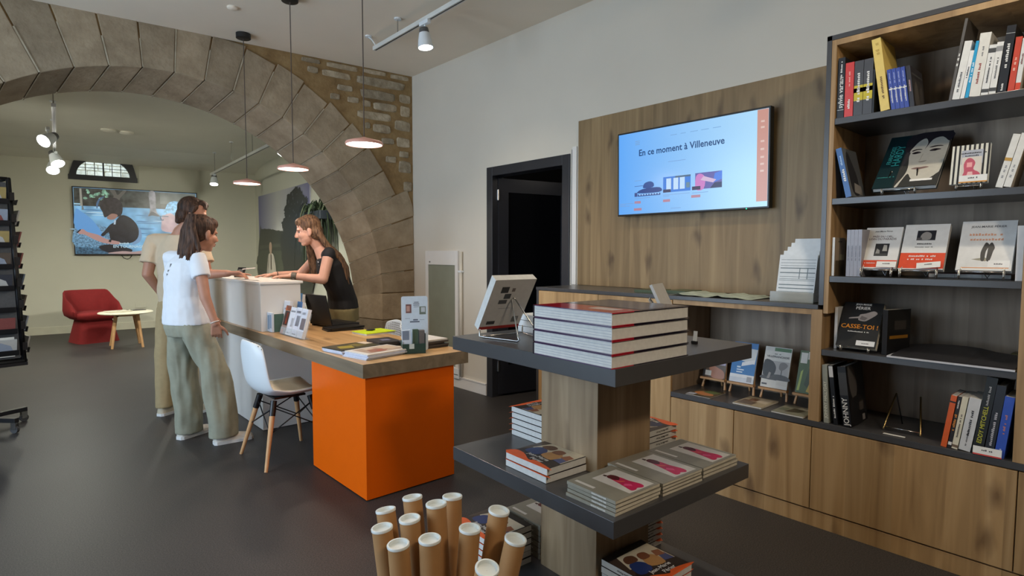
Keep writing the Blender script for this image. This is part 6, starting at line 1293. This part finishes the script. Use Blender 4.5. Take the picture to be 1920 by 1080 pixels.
HB = hair_mat('dark_brown_hair', (44, 31, 25), (96, 70, 55)); hf, hl, hu = HF; m = MB(); hp = lambda a, b, c: Hc + hf * a + hl * b + hu * c
m.ell(hp(-.022, 0, .042), hf * .103, hl * .083, hu * .098); m.ell(hp(-.04, 0, -.0), hf * .075, hl * .076, hu * .075); m.ell(hp(.03, 0, .085), hf * .06, hl * .066, hu * .05)
fuse(m, 'hair', HB, p, loc, .006, 3, (.003, 40, 14))
m = MB(); tie = hp(-.085, -.0, .095); m.capsule(hp(-.06, 0, .08), .03, tie, .026)
for i in range(16):
    a = i / 15; sd = (a - .5) * 2; q1 = tie + hl * sd * .025 + V((-.018, .0, .014)); q2 = tie + hl * sd * .06 + V((-.022 - .03 * random.random(), .0, -.09)); q3 = tie + hl * sd * .085 + V((-.02 - .06 * random.random(), .0, -.22 - .05 * random.random())); q4 = q3 + V((random.uniform(-.03, .02), random.uniform(-.02, .02), -.05 - random.random() * .03))
    m.capsule(tie, .016, q1, .018, 8); m.capsule(q1, .02, q2, .022, 8); m.capsule(q2, .022, q3, .016, 8); m.capsule(q3, .013, q4, .004, 8)
fuse(m, 'ponytail', HB, p, loc, .0055, 1)
m = MB(); ax = V((-.5, 0, .6)).normalized(); T = Matrix.Translation(tie - loc) @ ax.to_track_quat('Z', 'Y').to_matrix().to_4x4(); m.lathe([(.022, -.01), (.03, -.008), (.031, .008), (.022, .01)], 16, T=T); m.build('hair_tie', ink(30, 26, 26), p, smooth=True)
m = MB(); d_ = (rw - re).normalized(); T = Matrix.Translation(rw - loc - d_ * .01) @ d_.to_track_quat('Z', 'Y').to_matrix().to_4x4(); m.lathe([(.0285, -.004), (.031, 0), (.0285, .004)], 20, T=T); m.build('bracelet', ink(206, 196, 186), p, smooth=True)

# ---- man in the beige T-shirt
loc = V((1.12, 5.58, 0)); p = thing('person', 'tall man in beige T-shirt leaning on the counter, partly behind the woman in white', 'person', loc)
f_, l, u = ON((.78, .62, 0)); Hc = P3(1.255, 5.475, 1.715); HF = ON((.93, -.22, -.30))
pel, wst, chs, nck = P3(1.15, 5.585, .96), P3(1.15, 5.59, 1.12), P3(1.155, 5.585, 1.36), P3(1.175, 5.56, 1.565)
ls, rs = P3(1.01, 5.72, 1.50), P3(1.285, 5.455, 1.50); le, lw = P3(.945, 5.69, 1.215), P3(1.06, 5.76, 1.03); re, rw = P3(1.325, 5.375, 1.215), P3(1.455, 5.245, 1.222)
rh, lh = pel - l * .09, pel + l * .09; rk, lk = P3(1.20, 5.53, .53), P3(1.05, 5.68, .53); ra, la = P3(1.19, 5.52, .09), P3(1.03, 5.68, .09)
m = MB(); head(m, Hc, HF, 1.06); m.capsule(Hc + V((-.02, .0, -.06)), .055, nck, .062)
m.loft([(pel - V((0, 0, .06)), l * .14, f_ * .1), (pel, l * .155, f_ * .105), (wst, l * .14, f_ * .1), (chs, l * .16, f_ * .11), (chs + V((.02, 0, .11)), l * .155, f_ * .095), (nck, l * .07, f_ * .06)])
m.capsule(rs, .055, ls, .055); limb(m, [(ls, .052), (le, .043), (lw, .029)]); limb(m, [(rs, .052), (re, .043), (rw, .029)])
hand(m, lw, V((.5, .3, -.8)), V((-.7, .6, 0)), f_, (.5, .5, .5, .5), 1.08); hand(m, rw, V((.85, -.5, .05)), V((.1, .25, 1)), V((.4, .85, .2)), (.12, .5, .6, .65), 1.06)
limb(m, [(rh, .085), (rk, .058), (ra, .038)]); limb(m, [(lh, .085), (lk, .058), (la, .038)])
for a0, hx, tx in ((ra, P3(1.17, 5.51, .04), P3(1.35, 5.60, .035)), (la, P3(1.02, 5.67, .04), P3(1.20, 5.78, .035))): m.capsule(a0, .034, hx, .024); m.capsule(hx, .022, hx.lerp(tx, .8), .016)
body = fuse(m, 'body', SKIN2, p, loc, .0055, 2); face_bits(Hc, HF, 1.06, body, loc)
m = MB(); m.loft([(P3(1.15, 5.585, .93), l * .168, f_ * .13), (wst, l * .165, f_ * .13), (chs, l * .178, f_ * .138), (chs + V((.01, 0, .1)), l * .178, f_ * .12), (nck - V((.01, 0, .02)), l * .1, f_ * .085)])
m.capsule(rs - V((0, 0, .01)), .07, ls - V((0, 0, .01)), .07)
for s0, e0 in ((rs, re), (ls, le)): d_ = (e0 - s0).normalized(); x_ = d_.orthogonal().normalized(); y_ = d_.cross(x_); m.loft([(s0 - d_ * .03, x_ * .06, y_ * .06), (s0 + d_ * .06, x_ * .075, y_ * .075), (s0 + d_ * .2, x_ * .08, y_ * .08)])
fuse(m, 't_shirt', plain('beige_cotton', (206, 186, 158), .85, var=.03, scale=20), p, loc, .008, 3, (.011, 11, 7))
m = MB(); m.loft([(pel + V((0, 0, .05)), l * .16, f_ * .12), (pel, l * .178, f_ * .135), (pel - V((0, 0, .13)), l * .175, f_ * .135)]); leg(m, rh - V((0, 0, .03)), rk, P3(1.19, 5.52, .07), .105, .085, .075); leg(m, lh - V((0, 0, .03)), lk, P3(1.035, 5.68, .07), .105, .085, .075)
fuse(m, 'trousers', plain('khaki_cotton', (178, 156, 116), .85, var=.05, scale=30), p, loc, .009, 3, (.008, 9, 4))
for hx, tx in ((P3(1.13, 5.49, 0), P3(1.38, 5.615, 0)), (P3(.985, 5.645, 0), P3(1.225, 5.795, 0))): shoe(hx, tx, p, loc, plain('beige_mesh', (196, 184, 160), .7), plain('white_sole', (222, 222, 220), .5), .1)
hf, hl, hu = HF; HM = hair_mat('brown_black_hair', (40, 29, 23), (86, 62, 48)); hp = lambda a, b, c: Hc + (hf * a + hl * b + hu * c) * 1.06; m = MB()
m.ell(hp(-.034, 0, .05), hf * .1, hl * .087, hu * .098); m.ell(hp(-.058, 0, -.01), hf * .066, hl * .08, hu * .08); m.ell(hp(.03, .012, .1), hf * .058, hl * .07, hu * .038)
for b in (-1, 1): m.capsule(hp(.055, b * .02, .105), .02, hp(.074, b * .062, .07), .01); m.capsule(hp(.0, b * .074, .06), .022, hp(-.012, b * .078, .012), .014)
m.capsule(hp(-.08, 0, -.03), .045, hp(-.085, 0, -.08), .025)
fuse(m, 'hair', HM, p, loc, .006, 2, (.005, 30, 12))
t = thing('pen', 'pale pen held between the fingers over the counter', 'pen', rw + V((.10, -.045, .035))); m = MB(); m.tube([(0, 0, 0), (.09, -.05, .01)], [.004, .004], 8); m.build('barrel', ink(222, 210, 200), t)

# ---- member of staff behind the counter
loc = V((2.42, 5.13, 0)); p = thing('person', 'woman with long brown hair and black sleeveless top leaning over the counter', 'person', loc)
f_, l, u = ON((-.9, .42, 0)); Hc = P3(2.078, 5.07, 1.59); HF = ON((-.92, .37, -.28))
pel, wst, chs, nck = P3(2.42, 5.115, .90), P3(2.36, 5.07, 1.08), P3(2.275, 5.055, 1.27), P3(2.18, 5.075, 1.445)
ls, rs = P3(2.195, 4.92, 1.375), P3(2.245, 5.235, 1.375); le, lw = P3(2.125, 4.885, 1.165), P3(1.90, 5.02, 1.197); re, rw = P3(2.13, 5.40, 1.19), P3(1.90, 5.42, 1.195)
rh, lh = pel - l * .09, pel + l * .09; rk, lk = P3(2.40, 5.22, .5), P3(2.40, 5.03, .5); ra, la = P3(2.43, 5.23, .085), P3(2.43, 5.02, .085)
m = MB(); head(m, Hc, HF, 1.02); m.capsule(Hc + V((.03, .0, -.05)), .05, nck, .054)
bu = (chs - wst).normalized(); bf = l.cross(bu); bf = bf if bf.dot(f_) > 0 else -bf
m.loft([(pel - V((0, 0, .06)), l * .14, f_ * .1), (pel, l * .16, f_ * .11), (wst, l * .135, bf * .1), (chs, l * .15, bf * .115), (chs + bu * .1, l * .14, bf * .09), (nck, l * .06, bf * .055)])
m.capsule(rs, .05, ls, .05); limb(m, [(ls, .05), (le, .044), (lw, .027)]); limb(m, [(rs, .05), (re, .044), (rw, .027)])
hand(m, lw, V((-.85, .5, -.02)), V((0, 0, 1)), V((.5, .85, 0)), (.1, .15, .2, .22), 1.0); hand(m, rw, V((-.95, .25, -.02)), V((0, 0, 1)), V((-.25, -.95, 0)), (.08, .1, .14, .18), 1.0)
limb(m, [(rh, .09), (rk, .058), (ra, .036)]); limb(m, [(lh, .09), (lk, .058), (la, .036)])
for a0 in (ra, la): m.capsule(a0, .034, a0 + V((-.01, .0, -.04)), .022); m.capsule(a0 + V((-.02, .01, -.045)), .02, a0 + V((-.16, .055, -.055)), .014)
body = fuse(m, 'body', SKIN, p, loc, .0055, 2); face_bits(Hc, HF, 1.02, body, loc, (110, 78, 58), (180, 96, 92))
m = MB(); m.loft([(pel + V((0, 0, -.02)), l * .185, f_ * .14), (pel + V((-.01, 0, .06)), l * .178, f_ * .135), (wst, l * .165, bf * .125), (chs, l * .172, bf * .135), (chs + bu * .09, l * .15, bf * .105), (chs + bu * .15 + V((.012, 0, 0)), l * .09, bf * .07)])
m.capsule(rs.lerp(ls, .04) + V((.006, 0, -.005)), .062, rs.lerp(ls, .96) + V((.006, 0, -.005)), .062)
for s0, e0 in ((rs, re), (ls, le)): d_ = (e0 - s0).normalized(); m.capsule(s0 - d_ * .02, .056, s0 + d_ * .004, .056)
top = fuse(m, 'sleeveless_top', plain('black_cotton', (24, 24, 27), .8, var=.08, scale=20), p, loc, .007, 3, (.007, 10, 5))
m = MB()
for i in range(9):
    z = 1.36 - i * .026; c = V((2.262 + .012 * i, 4.985 + .004 * (i % 2), z)) + bf * .14 - loc + l * .05; m.quad([c + l * .014 + u * .007, c - l * (.012 + .006 * (i % 3)) + u * .009, c - l * .01 - u * .004, c + l * .012 - u * .006])
o = m.build('script_print', ink(170, 170, 170), top); so = o.modifiers.new('wrap', 'SHRINKWRAP'); so.target = top; so.offset = .002
m = MB(); m.loft([(pel + V((0, 0, .06)), l * .16, f_ * .12), (pel - V((0, 0, .02)), l * .182, f_ * .14), (pel - V((0, 0, .13)), l * .178, f_ * .14)]); leg(m, rh - V((0, 0, .03)), rk, P3(2.43, 5.23, .1), .11, .085, .06); leg(m, lh - V((0, 0, .03)), lk, P3(2.43, 5.02, .1), .11, .085, .06)
fuse(m, 'trousers', plain('olive_cotton', (128, 118, 82), .85, var=.06, scale=30), p, loc, .009, 3, (.009, 12, 5))
for a0 in (ra, la): shoe((a0.x + .05, a0.y - .02, 0), (a0.x - .21, a0.y + .07, 0), p, loc, plain('black_leather', (30, 30, 32), .5), plain('white_sole', (222, 222, 220), .5))
hf, hl, hu = HF; HS = hair_mat('chestnut_hair', (66, 47, 35), (136, 104, 76)); hp = lambda a, b, c: Hc + (hf * a + hl * b + hu * c) * 1.02; m = MB()
m.ell(hp(-.022, 0, .045), hf * .104, hl * .086, hu * .098); m.ell(hp(-.05, 0, -.01), hf * .075, hl * .083, hu * .09); m.ell(hp(.03, 0, .09), hf * .058, hl * .07, hu * .042)
for i in range(15):                                        # long hair down the back
    a = -1 + 2 * i / 14; q0 = hp(-.075, a * .06, -.02); q1 = q0 + V((.06, -.01, -.10)) - l * a * -.02; q2 = chs + bu * .07 - bf * (.115 - .03 * abs(a)) + l * a * .09; q3 = chs - bu * .06 - bf * (.135 - .03 * abs(a)) + l * a * .095; q4 = q3 - bu * random.uniform(.06, .12) + l * random.uniform(-.02, .02) + V((0, 0, -.04))
    for aa, ra_, bb, rb_ in ((q0, .028, q1, .026), (q1, .026, q2, .022), (q2, .022, q3, .018), (q3, .018, q4, .006)): m.capsule(aa, ra_, bb, rb_, 8)
for b, n_ in ((1, 5), (-1, 7)):                            # front locks
    for i in range(n_):
        q0 = hp(.0, b * .078, .0); q1 = hp(-.01 + .008 * i, b * .085, -.09); q2 = nck + l * b * .075 + bf * (.06 + .006 * i) + V((0, 0, -.08)); q3 = chs + l * b * (.07 + .004 * i) + bf * (.135 + .008 * i) + V((0, 0, -.02)); q4 = q3 + V((0, 0, -.06 - .02 * random.random()))
        if b == 1: continue
        for aa, ra_, bb, rb_ in ((q0, .02, q1, .018), (q1, .018, q2, .018), (q2, .018, q3, .016), (q3, .016, q4, .006)): m.capsule(aa, ra_, bb, rb_, 8)
fuse(m, 'hair', HS, p, loc, .006, 2, (.004, 36, 8))
m = MB(); d_ = (lw - le).normalized(); T = Matrix.Translation(lw - loc - d_ * .022) @ d_.to_track_quat('Z', 'Y').to_matrix().to_4x4(); m.lathe([(.030, -.022), (.034, -.018), (.034, .018), (.030, .022)], 24, T=T); wt = m.build('watch_strap', ink(92, 86, 74), p, smooth=True, angle=40)
m = MB(); m.lathe([(.019, .034), (.019, .042), (.001, .042)], 20, T=T @ Matrix.Rotation(PI / 2, 4, 'X') @ Matrix.Rotation(.6, 4, 'Y')); m.build('watch_face', ink(70, 66, 56), wt)
m = MB(); d_ = (rw - re).normalized(); T = Matrix.Translation(rw - loc - d_ * .02) @ d_.to_track_quat('Z', 'Y').to_matrix().to_4x4(); m.lathe([(.029, -.004), (.0315, 0), (.029, .004)], 20, T=T); m.build('hair_band', ink(40, 34, 32), p, smooth=True)
